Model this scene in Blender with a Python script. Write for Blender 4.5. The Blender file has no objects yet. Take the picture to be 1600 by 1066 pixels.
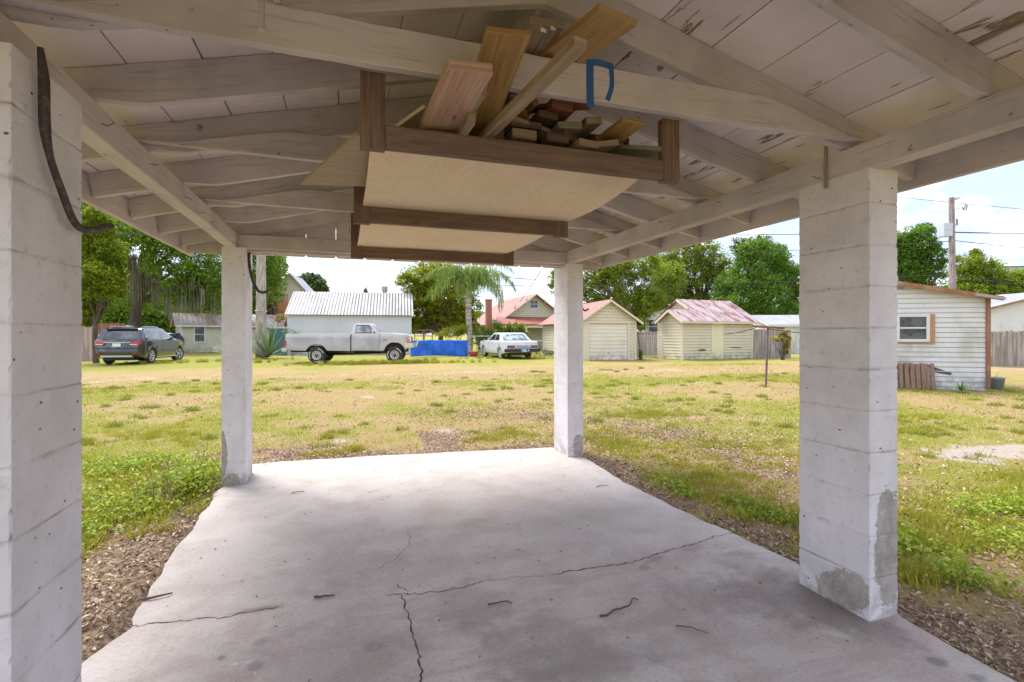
import bpy, bmesh, math, random
import numpy as np
from mathutils import Vector, Matrix
R = math.radians
random.seed(7); rng = np.random.default_rng(7)
SC = bpy.context.scene
COL = SC.collection

# ------------------------------------------------------------ camera
cam = bpy.data.cameras.new('camera'); camo = bpy.data.objects.new('camera', cam); COL.objects.link(camo)
cam.sensor_width = 36; cam.lens = 786.6/1600*36; cam.shift_y = -10.3/1600; cam.clip_start = .03; cam.clip_end = 3000
camo.location = (0, 0, 1.392); camo.rotation_euler = (R(90), 0, -.3216)
SC.camera = camo
# ------------------------------------------------------------ sun, sky, exposure
SUN_EL, SUN_AZ = 58, 330          # azimuth measured clockwise from +Y
sl = bpy.data.lights.new('sun', 'SUN'); sl.energy = 1.4; sl.angle = R(28); sl.color = (1, .97, .92)
so = bpy.data.objects.new('sun', sl); COL.objects.link(so)
sd = Vector((math.sin(R(SUN_AZ))*math.cos(R(SUN_EL)), math.cos(R(SUN_AZ))*math.cos(R(SUN_EL)), math.sin(R(SUN_EL))))
so.rotation_euler = sd.to_track_quat('Z', 'Y').to_euler()
SC.view_settings.view_transform = 'Standard'; SC.view_settings.look = 'None'
SC.view_settings.exposure = 2.05; SC.view_settings.gamma = 1
SC.cycles.max_bounces = 10; SC.cycles.diffuse_bounces = 6; SC.cycles.transparent_max_bounces = 16

# ------------------------------------------------------------ node helper
class NT:
    def __init__(s, tree): s.t = tree; s.n = tree.nodes; s.l = tree.links
    def node(s, typ, ins=None, **props):
        n = s.n.new(typ)
        for k, v in props.items(): setattr(n, k, v)
        for k, v in (ins or {}).items():
            if isinstance(v, bpy.types.NodeSocket): s.l.new(v, n.inputs[k])
            elif v is not None: n.inputs[k].default_value = v
        return n
    def coord(s, kind='Object', scale=(1, 1, 1), loc=(0, 0, 0), rot=(0, 0, 0)):
        c = s.node('ShaderNodeTexCoord')
        return s.node('ShaderNodeMapping', {'Vector': c.outputs[kind], 'Scale': scale, 'Location': loc, 'Rotation': rot}).outputs[0]
    def noise(s, vec, scale, detail=4, rough=.55, dist=0):
        return s.node('ShaderNodeTexNoise', {'Vector': vec, 'Scale': scale, 'Detail': detail, 'Roughness': rough, 'Distortion': dist}).outputs['Fac']
    def vor(s, vec, scale, feat='F1', out='Distance'):
        return s.node('ShaderNodeTexVoronoi', {'Vector': vec, 'Scale': scale}, feature=feat).outputs[out]
    def mr(s, v, a, b, c=0, d=1, sm=True):
        return s.node('ShaderNodeMapRange', {'Value': v, 'From Min': a, 'From Max': b, 'To Min': c, 'To Max': d},
                      interpolation_type='SMOOTHSTEP' if sm else 'LINEAR').outputs[0]
    def m(s, op, a, b=None):
        n = s.n.new('ShaderNodeMath'); n.operation = op
        for i, v in enumerate((a, b)):
            if v is None: continue
            if isinstance(v, bpy.types.NodeSocket): s.l.new(v, n.inputs[i])
            else: n.inputs[i].default_value = v
        return n.outputs[0]
    def mix(s, f, a, b, mode='MIX'):
        n = s.n.new('ShaderNodeMix'); n.data_type = 'RGBA'; n.blend_type = mode
        for i, v in ((0, f), (6, a), (7, b)):
            if isinstance(v, bpy.types.NodeSocket): s.l.new(v, n.inputs[i])
            else: n.inputs[i].default_value = v if i == 0 else (v[0], v[1], v[2], 1)
        return n.outputs[2]
    def sep(s, vec):
        return s.node('ShaderNodeSeparateXYZ', {'Vector': vec}).outputs
    def attr(s, name, out='Fac'):
        return s.node('ShaderNodeAttribute', attribute_name=name).outputs[out]
    def blob(s, xyz, cx, cy, rx, ry, rot, nz, soft=.5, axes=(0, 1)):
        """an uneven round patch at (cx, cy) of the thing's own surface, edge broken by noise nz"""
        x = s.m('SUBTRACT', xyz[axes[0]], cx); y = s.m('SUBTRACT', xyz[axes[1]], cy)
        c, n_ = math.cos(rot), math.sin(rot)
        u = s.m('DIVIDE', s.m('ADD', s.m('MULTIPLY', x, c), s.m('MULTIPLY', y, n_)), rx)
        v = s.m('DIVIDE', s.m('SUBTRACT', s.m('MULTIPLY', y, c), s.m('MULTIPLY', x, n_)), ry)
        r = s.m('SQRT', s.m('ADD', s.m('MULTIPLY', u, u), s.m('MULTIPLY', v, v)))
        r = s.m('ADD', r, s.m('MULTIPLY', s.m('SUBTRACT', nz, .5), 1.6))
        return s.mr(r, 1, 1-soft, 0, 1)
    def bump(s, h, strength=.3, dist=.01):
        return s.node('ShaderNodeBump', {'Height': h, 'Strength': strength, 'Distance': dist}).outputs[0]

MATS = {}
def mat(name, fn=None, base=(.5, .5, .5), rough=.8, metal=0, spec=.5, coat=0, trans=0, alpha=1):
    if name in MATS: return MATS[name]
    m = bpy.data.materials.new(name); m.use_nodes = True
    b = m.node_tree.nodes['Principled BSDF']
    b.inputs['Base Color'].default_value = (*base, 1); b.inputs['Roughness'].default_value = rough
    b.inputs['Metallic'].default_value = metal; b.inputs['Specular IOR Level'].default_value = spec
    b.inputs['Coat Weight'].default_value = coat; b.inputs['Transmission Weight'].default_value = trans
    if fn:
        nt = NT(m.node_tree); r = fn(nt) or {}
        for k, v in r.items():
            if isinstance(v, bpy.types.NodeSocket): nt.l.new(v, b.inputs[k])
            else: b.inputs[k].default_value = v
    MATS[name] = m
    return m

# ------------------------------------------------------------ world: sky with broken bright cloud
w = bpy.data.worlds.new('World'); SC.world = w; w.use_nodes = True
nt = NT(w.node_tree); bg = w.node_tree.nodes['Background']
sky = nt.node('ShaderNodeTexSky', sky_type='NISHITA', sun_disc=False, sun_elevation=R(SUN_EL), sun_rotation=R(SUN_AZ), air_density=1, dust_density=2, ozone_density=1)
v = nt.coord('Generated', scale=(1, 1, 1.5))
cl = nt.noise(v, 2.6, 5, .5, .15)
cl2 = nt.noise(v, 7.5, 5, .55, .1)
f = nt.mr(nt.m('ADD', nt.m('MULTIPLY', cl, .75), nt.m('MULTIPLY', cl2, .25)), .36, .54, .35, .95)
shade = nt.mix(nt.mr(nt.m('ADD', nt.m('MULTIPLY', cl2, .6), nt.m('MULTIPLY', cl, .4)), .48, .62), (2.4, 2.8, 3.7), (8.4, 8.4, 8.6))
colr = nt.mix(f, sky.outputs[0], shade)
nt.l.new(colr, bg.inputs['Color']); bg.inputs['Strength'].default_value = .085

# ------------------------------------------------------------ mesh helpers
class MB:
    def __init__(s): s.v = []; s.f = []; s.uv = []; s.mi = []; s.sm = []
    def add(s, vs, fs, uvs=None, mi=0, sm=False):
        o = len(s.v); s.v += [tuple(p) for p in vs]
        for k, f in enumerate(fs):
            s.f.append(tuple(i+o for i in f)); s.mi.append(mi); s.sm.append(sm)
            s.uv += (uvs[k] if uvs else [(0, 0)]*len(f))
        return s
    def beam(s, p0, p1, w, h, seg=1, wob=0, up=(0, 0, 1), mi=0, roll=0, twist=0):
        p0 = Vector(p0); p1 = Vector(p1); d = (p1-p0); L = d.length; d.normalize(); up = Vector(up)
        side = d.cross(up)
        if side.length < 1e-4: side = Vector((1, 0, 0))
        side.normalize(); u2 = side.cross(d).normalized()
        if roll:
            q = Matrix.Rotation(roll, 3, d); side = q @ side; u2 = q @ u2
        vs, fs, uvs = [], [], []; uo, vo = random.random()*20, random.random()*20
        for k in range(seg+1):
            t = k/seg; c = p0+d*(L*t)
            if wob and 0 < k < seg: c = c+side*random.uniform(-wob, wob)+u2*random.uniform(-wob, wob)
            for a, b in ((-1, -1), (1, -1), (1, 1), (-1, 1)): vs.append(c+side*(a*w/2)+u2*(b*h/2))
        per = [0, w, w+h, 2*w+h, 2*w+2*h]
        for k in range(seg):
            for j in range(4):
                a, b = k*4+j, k*4+(j+1) % 4
                fs.append((a, b, b+4, a+4)); x0, x1 = uo+L*k/seg, uo+L*(k+1)/seg
                uvs.append([(x0, vo+per[j]), (x0, vo+per[j+1]), (x1, vo+per[j+1]), (x1, vo+per[j])])
        fs.append((3, 2, 1, 0)); uvs.append([(uo, vo), (uo+.01, vo), (uo+.01, vo+h), (uo, vo+h)])
        e = seg*4; fs.append((e, e+1, e+2, e+3)); uvs.append([(uo, vo), (uo+.01, vo), (uo+.01, vo+h), (uo, vo+h)])
        return s.add(vs, fs, uvs, mi)
    def box(s, x0, x1, y0, y1, z0, z1, mi=0):
        if (x1-x0) >= (y1-y0): return s.beam((x0, (y0+y1)/2, (z0+z1)/2), (x1, (y0+y1)/2, (z0+z1)/2), y1-y0, z1-z0, mi=mi)
        return s.beam(((x0+x1)/2, y0, (z0+z1)/2), ((x0+x1)/2, y1, (z0+z1)/2), x1-x0, z1-z0, mi=mi)
    def tube(s, pts, rad, n=10, cap=True, mi=0, sm=True, closed=False):
        pts = [Vector(p) for p in pts]; rad = rad if hasattr(rad, '__len__') else [rad]*len(pts)
        vs, fs, uvs = [], [], []; prev = None; L = 0
        for i, p in enumerate(pts):
            if closed: t = pts[(i+1) % len(pts)]-pts[i-1]
            else: t = (pts[min(i+1, len(pts)-1)]-pts[max(i-1, 0)])
            t.normalize()
            if prev is None:
                prev = t.orthogonal().normalized()
            prev = (prev-t*prev.dot(t))
            if prev.length < 1e-5: prev = t.orthogonal()
            prev.normalize(); b = t.cross(prev)
            for k in range(n):
                a = 2*math.pi*k/n; vs.append(p+(prev*math.cos(a)+b*math.sin(a))*rad[i])
        m_ = len(pts) if closed else len(pts)-1
        for i in range(m_):
            l = (pts[(i+1) % len(pts)]-pts[i]).length
            for k in range(n):
                a, b2 = i*n+k, i*n+(k+1) % n; j = (i+1) % len(pts)
                fs.append((a, b2, j*n+(k+1) % n, j*n+k)); c = 2*math.pi*rad[i]/n
                uvs.append([(L, k*c), (L, (k+1)*c), (L+l, (k+1)*c), (L+l, k*c)])
            L += l
        s.add(vs, fs, uvs, mi, sm)
        if cap and not closed:
            s.add([vs[k] for k in range(n)], [tuple(range(n))[::-1]], None, mi)
            s.add([vs[(len(pts)-1)*n+k] for k in range(n)], [tuple(range(n))], None, mi)
        return s
    def lathe(s, prof, c=(0, 0, 0), axis='Z', n=24, mi=0, sm=True):
        """prof: (radius, height) pairs"""
        vs, fs = [], []
        for r, h in prof:
            for k in range(n):
                a = 2*math.pi*k/n; x, y = r*math.cos(a), r*math.sin(a)
                p = (x, y, h) if axis == 'Z' else (x, h, y) if axis == 'Y' else (h, x, y)
                vs.append((p[0]+c[0], p[1]+c[1], p[2]+c[2]))
        for i in range(len(prof)-1):
            for k in range(n):
                q = (i*n+k, i*n+(k+1) % n, (i+1)*n+(k+1) % n, (i+1)*n+k)
                fs.append(q if axis != 'Y' else q[::-1])
        return s.add(vs, fs, None, mi, sm)
    def quad(s, a, b, c, d, mi=0):
        a, b, c, d = map(Vector, (a, b, c, d)); L, H = (b-a).length, (d-a).length
        return s.add([a, b, c, d], [(0, 1, 2, 3)], [[(0, 0), (L, 0), (L, H), (0, H)]], mi)
    def slab(s, poly, t, mi=0):
        """plane polygon (list of 3d points) given thickness t along minus its normal"""
        P = [Vector(p) for p in poly]; nrm = Vector((0, 0, 0))
        for i in range(len(P)): nrm += P[i].cross(P[(i+1) % len(P)])
        nrm.normalize(); n = len(P); Q = [p-nrm*t for p in P]
        e = (P[1]-P[0]).normalized(); g = nrm.cross(e)
        uv = [((p-P[0]).dot(e), (p-P[0]).dot(g)) for p in P]
        fs = [tuple(range(n)), tuple(range(2*n-1, n-1, -1))]; uvs = [uv, uv[::-1]]
        for i in range(n):
            j = (i+1) % n; fs.append((i, i+n, j+n, j)); uvs.append([uv[i], (uv[i][0], uv[i][1]+t), (uv[j][0], uv[j][1]+t), uv[j]])
        return s.add(P+Q, fs, uvs, mi)
    def build(s, name, mats, parent=None, world=False, bevel=0, kind=None, attrs=None, seg=1):
        me = bpy.data.meshes.new(name)
        vs = s.v
        if world and parent:
            mi_ = world_matrix(parent).inverted(); vs = [tuple(mi_ @ Vector(p)) for p in vs]
        me.from_pydata(vs, [], s.f)
        me.polygons.foreach_set('material_index', s.mi); me.polygons.foreach_set('use_smooth', s.sm)
        uvl = me.uv_layers.new(name='UVMap'); uvl.data.foreach_set('uv', np.array(s.uv, dtype=np.float32).ravel())
        for m_ in (mats if isinstance(mats, (list, tuple)) else [mats]): me.materials.append(m_)
        me.update()
        o = bpy.data.objects.new(name, me); COL.objects.link(o)
        if parent: o.parent = parent
        if bevel:
            b = o.modifiers.new('edge', 'BEVEL'); b.width = bevel; b.segments = seg; b.limit_method = 'ANGLE'; b.angle_limit = R(40)
        if kind: o['kind'] = kind
        return o
def world_matrix(o):
    m = Matrix.Translation(o.location) @ o.rotation_euler.to_matrix().to_4x4()
    return world_matrix(o.parent) @ m if o.parent else m
def tag(o, label, cat, group=None):
    o['label'] = label; o['category'] = cat
    if group: o['group'] = group
    return o
def thing(name, label, cat, loc=(0, 0, 0), rz=0, group=None):
    o = bpy.data.objects.new(name, None); COL.objects.link(o); o.location = loc; o.rotation_euler = (0, 0, rz)
    o.empty_display_size = .2
    return tag(o, label, cat, group)
def single(name, mb, m, label, cat, loc, group=None, rz=0, **k):
    """a thing that is one mesh, its verts given in its own coordinates"""
    o = mb.build(name, m, None, **k); o.location = loc; o.rotation_euler = (0, 0, rz)
    return tag(o, label, cat, group)
def copy_tree(o, parent=None):
    c = o.copy(); COL.objects.link(c); c.parent = parent
    for ch in [x for x in bpy.data.objects if x.parent == o]: copy_tree(ch, c)
    return c

# ------------------------------------------------------------ numpy value noise
def vnoise(x, y, seed=0):
    xi = np.floor(x).astype(np.int64); yi = np.floor(y).astype(np.int64); fx = x-xi; fy = y-yi
    fx = fx*fx*(3-2*fx); fy = fy*fy*(3-2*fy)
    def h(a, b):
        n = (a*374761393+b*668265263+seed*974634777) & 0xffffffff
        n = ((n ^ (n >> 13))*1274126177) & 0xffffffff
        return ((n ^ (n >> 16)) & 0xffff)/65535.
    return (h(xi, yi)*(1-fx)+h(xi+1, yi)*fx)*(1-fy)+(h(xi, yi+1)*(1-fx)+h(xi+1, yi+1)*fx)*fy
def fbm(x, y, sc, oc=4, seed=0):
    t = 0; a = 1; s = 0
    for k in range(oc): t = t+a*vnoise(x*sc+17*k, y*sc+9*k, seed+k); s += a; a *= .55; sc *= 2.1
    return t/s
def sstep(a, b, x):
    t = np.clip((x-a)/(b-a), 0, 1); return t*t*(3-2*t)
def gh(x, y):
    """height of the ground"""
    x = np.asarray(x, float); y = np.asarray(y, float)
    A = .10*sstep(-10, -5, x)+.03*(1-sstep(-10, -5, x))
    A = A-.04*sstep(11, 16, x)*(1-sstep(10, 15, y))
    base = -.035+(A+.035)*sstep(6, 14, y)
    return base+.015*(fbm(x, y, .5, 3, 3)-.5)*sstep(.2, 2, np.maximum(np.maximum(-1.1-x, x-2.65), y-5.8))
def GZ(x, y): return float(gh(x, y))

def leafmesh(name, pos, size, mats, parent=None, up=0.0, attr=None, asp=.55, kind=None, world=True, flat=None):
    """many small leaf quads: pos (n,3), size (n,)"""
    n = len(pos); size = np.broadcast_to(size, (n,))
    nrm = rng.normal(size=(n, 3)); nrm[:, 2] = np.abs(nrm[:, 2])+up
    nrm /= np.linalg.norm(nrm, axis=1)[:, None]
    a = rng.normal(size=(n, 3)); t = np.cross(nrm, a); t /= np.linalg.norm(t, axis=1)[:, None]; b = np.cross(nrm, t)
    t = t*size[:, None]*.5; b = b*size[:, None]*.5*asp
    bend = nrm*size[:, None]*.12
    V = np.stack([pos-t-bend, pos+b*.9+bend*.4, pos+t-bend, pos-b*.9+bend*.4], 1).reshape(-1, 3)
    return rawmesh(name, V, 4, mats, parent, np.repeat(attr if attr is not None else rng.random(n), 4), kind, world)
def rawmesh(name, V, k, mats, parent=None, attr=None, kind=None, world=True):
    if parent is not None and world:
        M_ = np.array(world_matrix(parent).inverted()); V = V @ M_[:3, :3].T+M_[:3, 3]
    n = len(V)//k; me = bpy.data.meshes.new(name)
    me.vertices.add(len(V)); me.vertices.foreach_set('co', V.astype(np.float32).ravel())
    me.loops.add(len(V)); me.loops.foreach_set('vertex_index', np.arange(len(V), dtype=np.int32))
    me.polygons.add(n); me.polygons.foreach_set('loop_start', np.arange(0, n*k, k, dtype=np.int32)); me.polygons.foreach_set('loop_total', np.full(n, k, dtype=np.int32))
    me.update(calc_edges=True)
    if attr is not None:
        at_ = me.attributes.new('tone', 'FLOAT', 'POINT'); at_.data.foreach_set('value', attr.astype(np.float32))
    me.materials.append(mats)
    o = bpy.data.objects.new(name, me); COL.objects.link(o)
    if parent is not None: o.parent = parent
    if kind: o['kind'] = kind
    return o

def leafmat(name, c1, c2, c3=None, tr=.35, rough=.55):
    if name in MATS: return MATS[name]
    m = bpy.data.materials.new(name); m.use_nodes = True; nt = NT(m.node_tree)
    b = m.node_tree.nodes['Principled BSDF']; out = m.node_tree.nodes['Material Output']
    t = nt.attr('tone'); c = nt.mix(nt.mr(t, 0, .7 if c3 else 1, sm=False), c1, c2)
    if c3: c = nt.mix(nt.mr(t, .75, 1, sm=False), c, c3)
    nt.l.new(c, b.inputs['Base Color']); b.inputs['Roughness'].default_value = rough; b.inputs['Specular IOR Level'].default_value = .3
    tn = nt.node('ShaderNodeBsdfTranslucent', {'Color': nt.mix(.5, c, (1.0, 1.0, .35), 'MULTIPLY')})
    mx = nt.node('ShaderNodeMixShader', {0: tr, 1: b.outputs[0], 2: tn.outputs[0]}); nt.l.new(mx.outputs[0], out.inputs[0])
    MATS[name] = m; return m
# ============================================================ materials of the carport
def f_painted(nt, c=(.60, .535, .545), dirt=(.26, .21, .18), peel=0):
    uv = nt.coord('UV', scale=(1.2, 22, 1)); ob = nt.coord('UV', scale=(1, 1, 1))
    g = nt.noise(uv, 2.5, 6, .6); big = nt.noise(ob, 1.7, 4, .6); sp = nt.noise(ob, 19, 3, .5)
    col = nt.mix(nt.mr(big, .35, .65), c, tuple(x*.74 for x in c))
    col = nt.mix(nt.m('MULTIPLY', nt.mr(g, .52, .74), .6), col, dirt)
    spot = nt.mr(nt.m('MULTIPLY', nt.mr(sp, .62, .72), nt.mr(big, .5, .62)), .3, .8)
    col = nt.mix(nt.m('MULTIPLY', spot, .75), col, tuple(x*.45 for x in dirt))
    kn = nt.vor(nt.coord('UV', scale=(1.3, 5, 1)), 1.15)
    col = nt.mix(nt.m('MULTIPLY', nt.mr(kn, .05, .025), .6), col, (.2, .12, .08))
    return {'Base Color': col, 'Normal': nt.bump(nt.m('ADD', g, nt.m('MULTIPLY', sp, .3)), .25, .004)}
M_BEAM = mat('painted_timber', f_painted, rough=.75)
def f_deck(nt):
    uv = nt.coord('UV'); st = nt.coord('UV', scale=(1, 7, 1))
    big = nt.noise(uv, 1.5, 4, .6); g = nt.noise(nt.coord('UV', scale=(1.5, 30, 1)), 2, 6, .6)
    pe = nt.noise(st, 2.1, 9, .72, .6)
    xs = nt.sep(nt.coord('Object'))[0]
    right = nt.mr(xs, -.2, .9, 0, 1)
    thr = nt.m('ADD', nt.m('MULTIPLY', nt.m('MULTIPLY', right, nt.mr(big, .44, .62)), .115), pe)
    peel = nt.mr(thr, .66, .685)
    col = nt.mix(nt.mr(big, .3, .7), (.82, .74, .755), (.70, .62, .62))
    col = nt.mix(nt.m('MULTIPLY', nt.mr(g, .55, .8), .3), col, (.42, .36, .33))
    col = nt.mix(nt.m('MULTIPLY', peel, .9), col, nt.mix(nt.mr(nt.noise(st, 6, 5, .6), .45, .6), (.16, .11, .08), (.33, .2, .07)))
    return {'Base Color': col, 'Normal': nt.bump(nt.m('SUBTRACT', g, peel), .25, .004)}
M_DECK = mat('painted_roof_boards', f_deck, rough=.75)
def f_block(patches=(), js=1.):
    def f(nt):
        o = nt.coord('Object'); x = nt.sep(o)
        n1 = nt.noise(o, 3, 5, .6); n2 = nt.noise(o, 26, 4, .6); n3 = nt.noise(o, 9, 5, .65)
        zz = nt.m('ADD', nt.m('DIVIDE', x[2], .2035), nt.m('MULTIPLY', nt.m('SUBTRACT', n3, .5), .055))
        fr = nt.m('ABSOLUTE', nt.m('SUBTRACT', nt.m('FRACT', nt.m('ADD', zz, .5)), .5))
        j = nt.mr(fr, .026, .006); jc = nt.m('MULTIPLY', j, nt.mr(nt.noise(o, 4, 6, .75), .46, .62, .05*js, .55*js))
        col = nt.mix(nt.mr(n1, .3, .7), (.73, .70, .735), (.60, .57, .59))
        col = nt.mix(nt.m('MULTIPLY', nt.mr(n2, .55, .75), .45), col, (.40, .36, .35))
        col = nt.mix(nt.m('MULTIPLY', nt.mr(fr, .085, .0), nt.mr(nt.noise(o, 7, 6, .75), .50, .66, 0, .55*js)), col, (.36, .31, .28)); col = nt.mix(jc, col, (.22, .18, .155))
        vs = nt.vor(nt.coord('Object', scale=(1, 1, 1.6)), 12)
        spots = nt.m('MULTIPLY', nt.mr(vs, .10, .07), nt.mr(nt.noise(o, 4.3, 2, .5), .44, .52))
        col = nt.mix(nt.m('MULTIPLY', spots, .9), col, (.07, .05, .045))
        low = nt.m('MULTIPLY', nt.mr(x[2], .22, .0), nt.mr(n3, .42, .6)); col = nt.mix(nt.m('MULTIPLY', low, .7), col, (.30, .27, .25))
        pm = None
        for (ax, cx, cz, rx, rz, rot) in patches:
            m_ = nt.blob(x, cx, cz, rx, rz, rot, nt.noise(o, 8, 7, .72), .10, axes=(ax, 2))
            fade = nt.mr(nt.node('ShaderNodeNewGeometry').outputs['Normal'] if False else nt.m('ABSOLUTE', nt.sep(nt.node('ShaderNodeNewGeometry').outputs['Normal'])[1 if ax == 0 else 0]), .5, .7)
            m_ = nt.m('MULTIPLY', m_, fade); pm = m_ if pm is None else nt.m('MAXIMUM', pm, m_)
        h = nt.m('ADD', nt.m('MULTIPLY', n2, .25), nt.m('MULTIPLY', nt.m('MULTIPLY', j, -.8*js), nt.mr(n1, .3, .6, .3, 1)))
        if pm is not None:
            pm = nt.m('MULTIPLY', pm, nt.mr(nt.noise(o, 18, 6, .75), .30, .42, .1, 1)); gc = nt.mix(nt.mr(n3, .35, .65), (.42, .375, .345), (.28, .25, .235)); gc = nt.mix(nt.m('MULTIPLY', nt.mr(n2, .5, .7), .5), gc, (.44, .41, .38)); col = nt.mix(pm, col, gc)
            h = nt.m('SUBTRACT', h, nt.m('MULTIPLY', pm, .8))
        return {'Base Color': col, 'Normal': nt.bump(h, .55, .006)}
    return f
# ============================================================ carport
XL, XR = -.876, 2.41; PH = 2.2; PW, PD = .194, .40
PL = -.95                                   # inner face of left plate
RX, RZ = .78, 2.755                         # ridge line, underside of rafters
cp = thing('carport', 'open carport of white painted block pillars and exposed rafter roof over the concrete slab', 'carport', (.78, 3.5, 0))
def pillar(x0, y0, h, patches, seed):
    """block pier with slightly chipped arrises"""
    random.seed(seed); near = y0 < 3; nz = 176 if near else 66; mb = MB(); n = 4
    xs = [0, .006, .05, PW-.05, PW-.006, PW]; ys = [0, .006, .1, .2, .3, PD-.006, PD]
    ring = [(x, 0) for x in xs]+[(PW, y) for y in ys[1:]]+[(x, PD) for x in xs[::-1][1:]]+[(0, y) for y in ys[::-1][1:-1]]
    vs = []
    for k in range(nz+1):
        z = h*k/nz; jt = abs((z/.2035+.5) % 1-.5) < (.032 if near else .07); gj = random.uniform(.0008, .0042) if near else .0012
        for (x, y) in ring:
            cx, cy = PW/2-x, PD/2-y; corner = (x in (0, PW)) and (y in (0, PD))
            a = random.uniform(0, .004) if corner else random.uniform(0, .0012)
            if corner and random.random() < (.05 if near else .12): a += .009
            if corner and near: a += .006*max(0, float(fbm(np.array(z), np.array(seed+x*9+y*5), 7., 3, seed))-.55)*4
            if jt: a += gj
            L = math.hypot(cx, cy); vs.append((x0+x+cx/L*a, y0+y+cy/L*a, z))
    m_ = len(ring); fs = []
    for k in range(nz):
        for j in range(m_): fs.append((k*m_+j, k*m_+(j+1) % m_, (k+1)*m_+(j+1) % m_, (k+1)*m_+j))
    fs.append(tuple(range(m_))[::-1]); fs.append(tuple(nz*m_+j for j in range(m_)))
    o = MB()
    o.add([(a-x0, b-y0, c) for a, b, c in vs], fs, None, 0, True)
    ob = o.build('pillar', mat('painted_block_%d' % seed, f_block(patches, 1. if y0 < 3 else .16), rough=.85), cp)
    ob.location = (x0-cp.location.x, y0-cp.location.y, 0)
    for p in ob.data.polygons: p.use_smooth = False
    return ob
pillar(XL-PW, 1.763, PH, [], 11)
p = pillar(XR, 1.763, PH, [(0, .13, .34, .10, .30, 0), (1, .14, .09, .15, .10, -.35)], 12); p['label'] = 'wide white block pillar with bare grey patches near its foot'
p = pillar(XL-PW, 5.227, PH, [(0, .01, .28, .04, .22, 0), (0, .08, .02, .08, .09, 0)], 13); p['label'] = 'white block pillar with a dark stain at its foot, beside the weeds'
pillar(XR, 5.227, PH, [(0, .13, .12, .07, .13, 0)], 14)
YA, YB = -.55, 5.72
# wall plates
for x0, x1 in ((PL-.09, PL), (XR, XR+.09)):
    MB().beam(((x0+x1)/2, YA, 2.267), ((x0+x1)/2, 5.36, 2.267), x1-x0, .134, 14, .003).build('wall_plate', M_BEAM, cp, True, .004)
# rafters
def zr(x): return RZ-abs(x-RX)*.25          # underside of rafters
RY = [-.5, .09, .68, 1.30, 1.90, 2.46, 3.05, 3.63, 4.21, 4.78, 5.36]
OL, OR = -1.43, 2.92
for y in RY:
    for sgn, xe, xp in ((-1, OL, PL), (1, OR, XR)):
        yj = y+random.uniform(-.012, .012)
        xm = RX+sgn*.012
        mb = MB(); a = Vector((xm, yj, zr(xm)+.072)); b = Vector((xe, yj, zr(xe)+.072))
        mb.beam(a, b, .04, .142, 24, .0015)
        for i, q in enumerate(mb.v):
            ins = (q[0]-xp)*-sgn
            if i % 4 in (0, 1):
                ln = zr(q[0])-.026*(ins > -.04); mb.v[i] = (q[0], q[1], max(ln, 2.338) if -.04 < ins < .30 else ln)
        mb.build('rafter', M_BEAM, cp, True, .003)
MB().beam((RX, YA, 2.84), (RX, 5.7, 2.84), .022, .16).build('ridge_board', M_BEAM, cp, True)
# tail blocking outriggers at the back and fascia along both eaves
for x in (OL-.02, OR+.02):
    MB().beam((x, YA, zr(x)+.055), (x, 5.78, zr(x)+.055), .038, .16, 12, .003).build('fascia', M_BEAM, cp, True, .003)
for sgn, xe in ((-1, OL), (1, OR)):
    MB().beam((RX, 5.76, RZ+.072), (xe, 5.76, zr(xe)+.072), .038, .15, 6, .002).build('barge_board', M_BEAM, cp, True, .003)
# roof boards
deck = []
for sgn, xe in ((-1, OL-.1), (1, OR+.1)):
    L = math.hypot(xe-RX, .25*(xe-RX)); nB = int(L/.279)+1; ux = sgn*math.cos(math.atan(.25)); uz = -math.sin(math.atan(.25))
    for i in range(nB):
        s0, s1 = i*.279+.0025, min((i+1)*.279-.0025, L); 
        if s1 <= s0: continue
        sm = (s0+s1)/2; dz = random.uniform(-.002, .002)
        cx, cz = RX+ux*sm, RZ+.1565+uz*sm+dz
        mb = MB(); cuts = [YA, random.uniform(.2, 1.6), random.uniform(2.9, 4.3), 5.85]
        cuts[1] = min(max(cuts[1], .1), 2.2)
        for a, b in zip(cuts, cuts[1:]):
            mb.beam((cx, a+.001, cz), (cx, b-.001, cz), s1-s0, .02, 1, 0, up=(sgn*.2425, 0, .970))
        mb.build('roof_board', M_DECK, cp, True, .002)
# tin roof skin above the boards
mb = MB()
for sgn, xe in ((-1, OL-.14), (1, OR+.14)):
    mb.beam(((RX+xe)/2, YA-.02, RZ+.19-abs(xe-RX)*.125), ((RX+xe)/2, 5.9, RZ+.19-abs(xe-RX)*.125), abs(xe-RX)*1.03, .02, 1, 0, up=(sgn*.2425, 0, .970))
mb.build('roof_skin', mat('tin_roof', None, (.35, .34, .33), .6), cp, True)
# ceiling ties
for y, sag, z in ((1.855, .02, 2.362), (3.005, .012, 2.365), (4.165, .012, 2.365), (.63, .01, 2.37)):
    mb = MB(); N = 28; P = [Vector((PL-.1+(XR+.2-PL)*k/N, y+random.uniform(-.004, .004), z+.071-sag*math.sin(math.pi*k/N))) for k in range(N+1)]
    mb.beam(P[0], P[-1], .04, .142, N)
    for k in range(N+1):
        d = P[k]-(P[0]+(P[-1]-P[0])*k/N)
        for j in range(4): q = mb.v[k*4+j]; mb.v[k*4+j] = (q[0], q[1]+d.y, min(q[2]+d.z, max(zr(q[0])+.018, z-sag*math.sin(math.pi*k/N)+.012)) if j in (2, 3) else q[2]+d.z)
    mb.build('ceiling_tie', M_BEAM, cp, True, .003)
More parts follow.
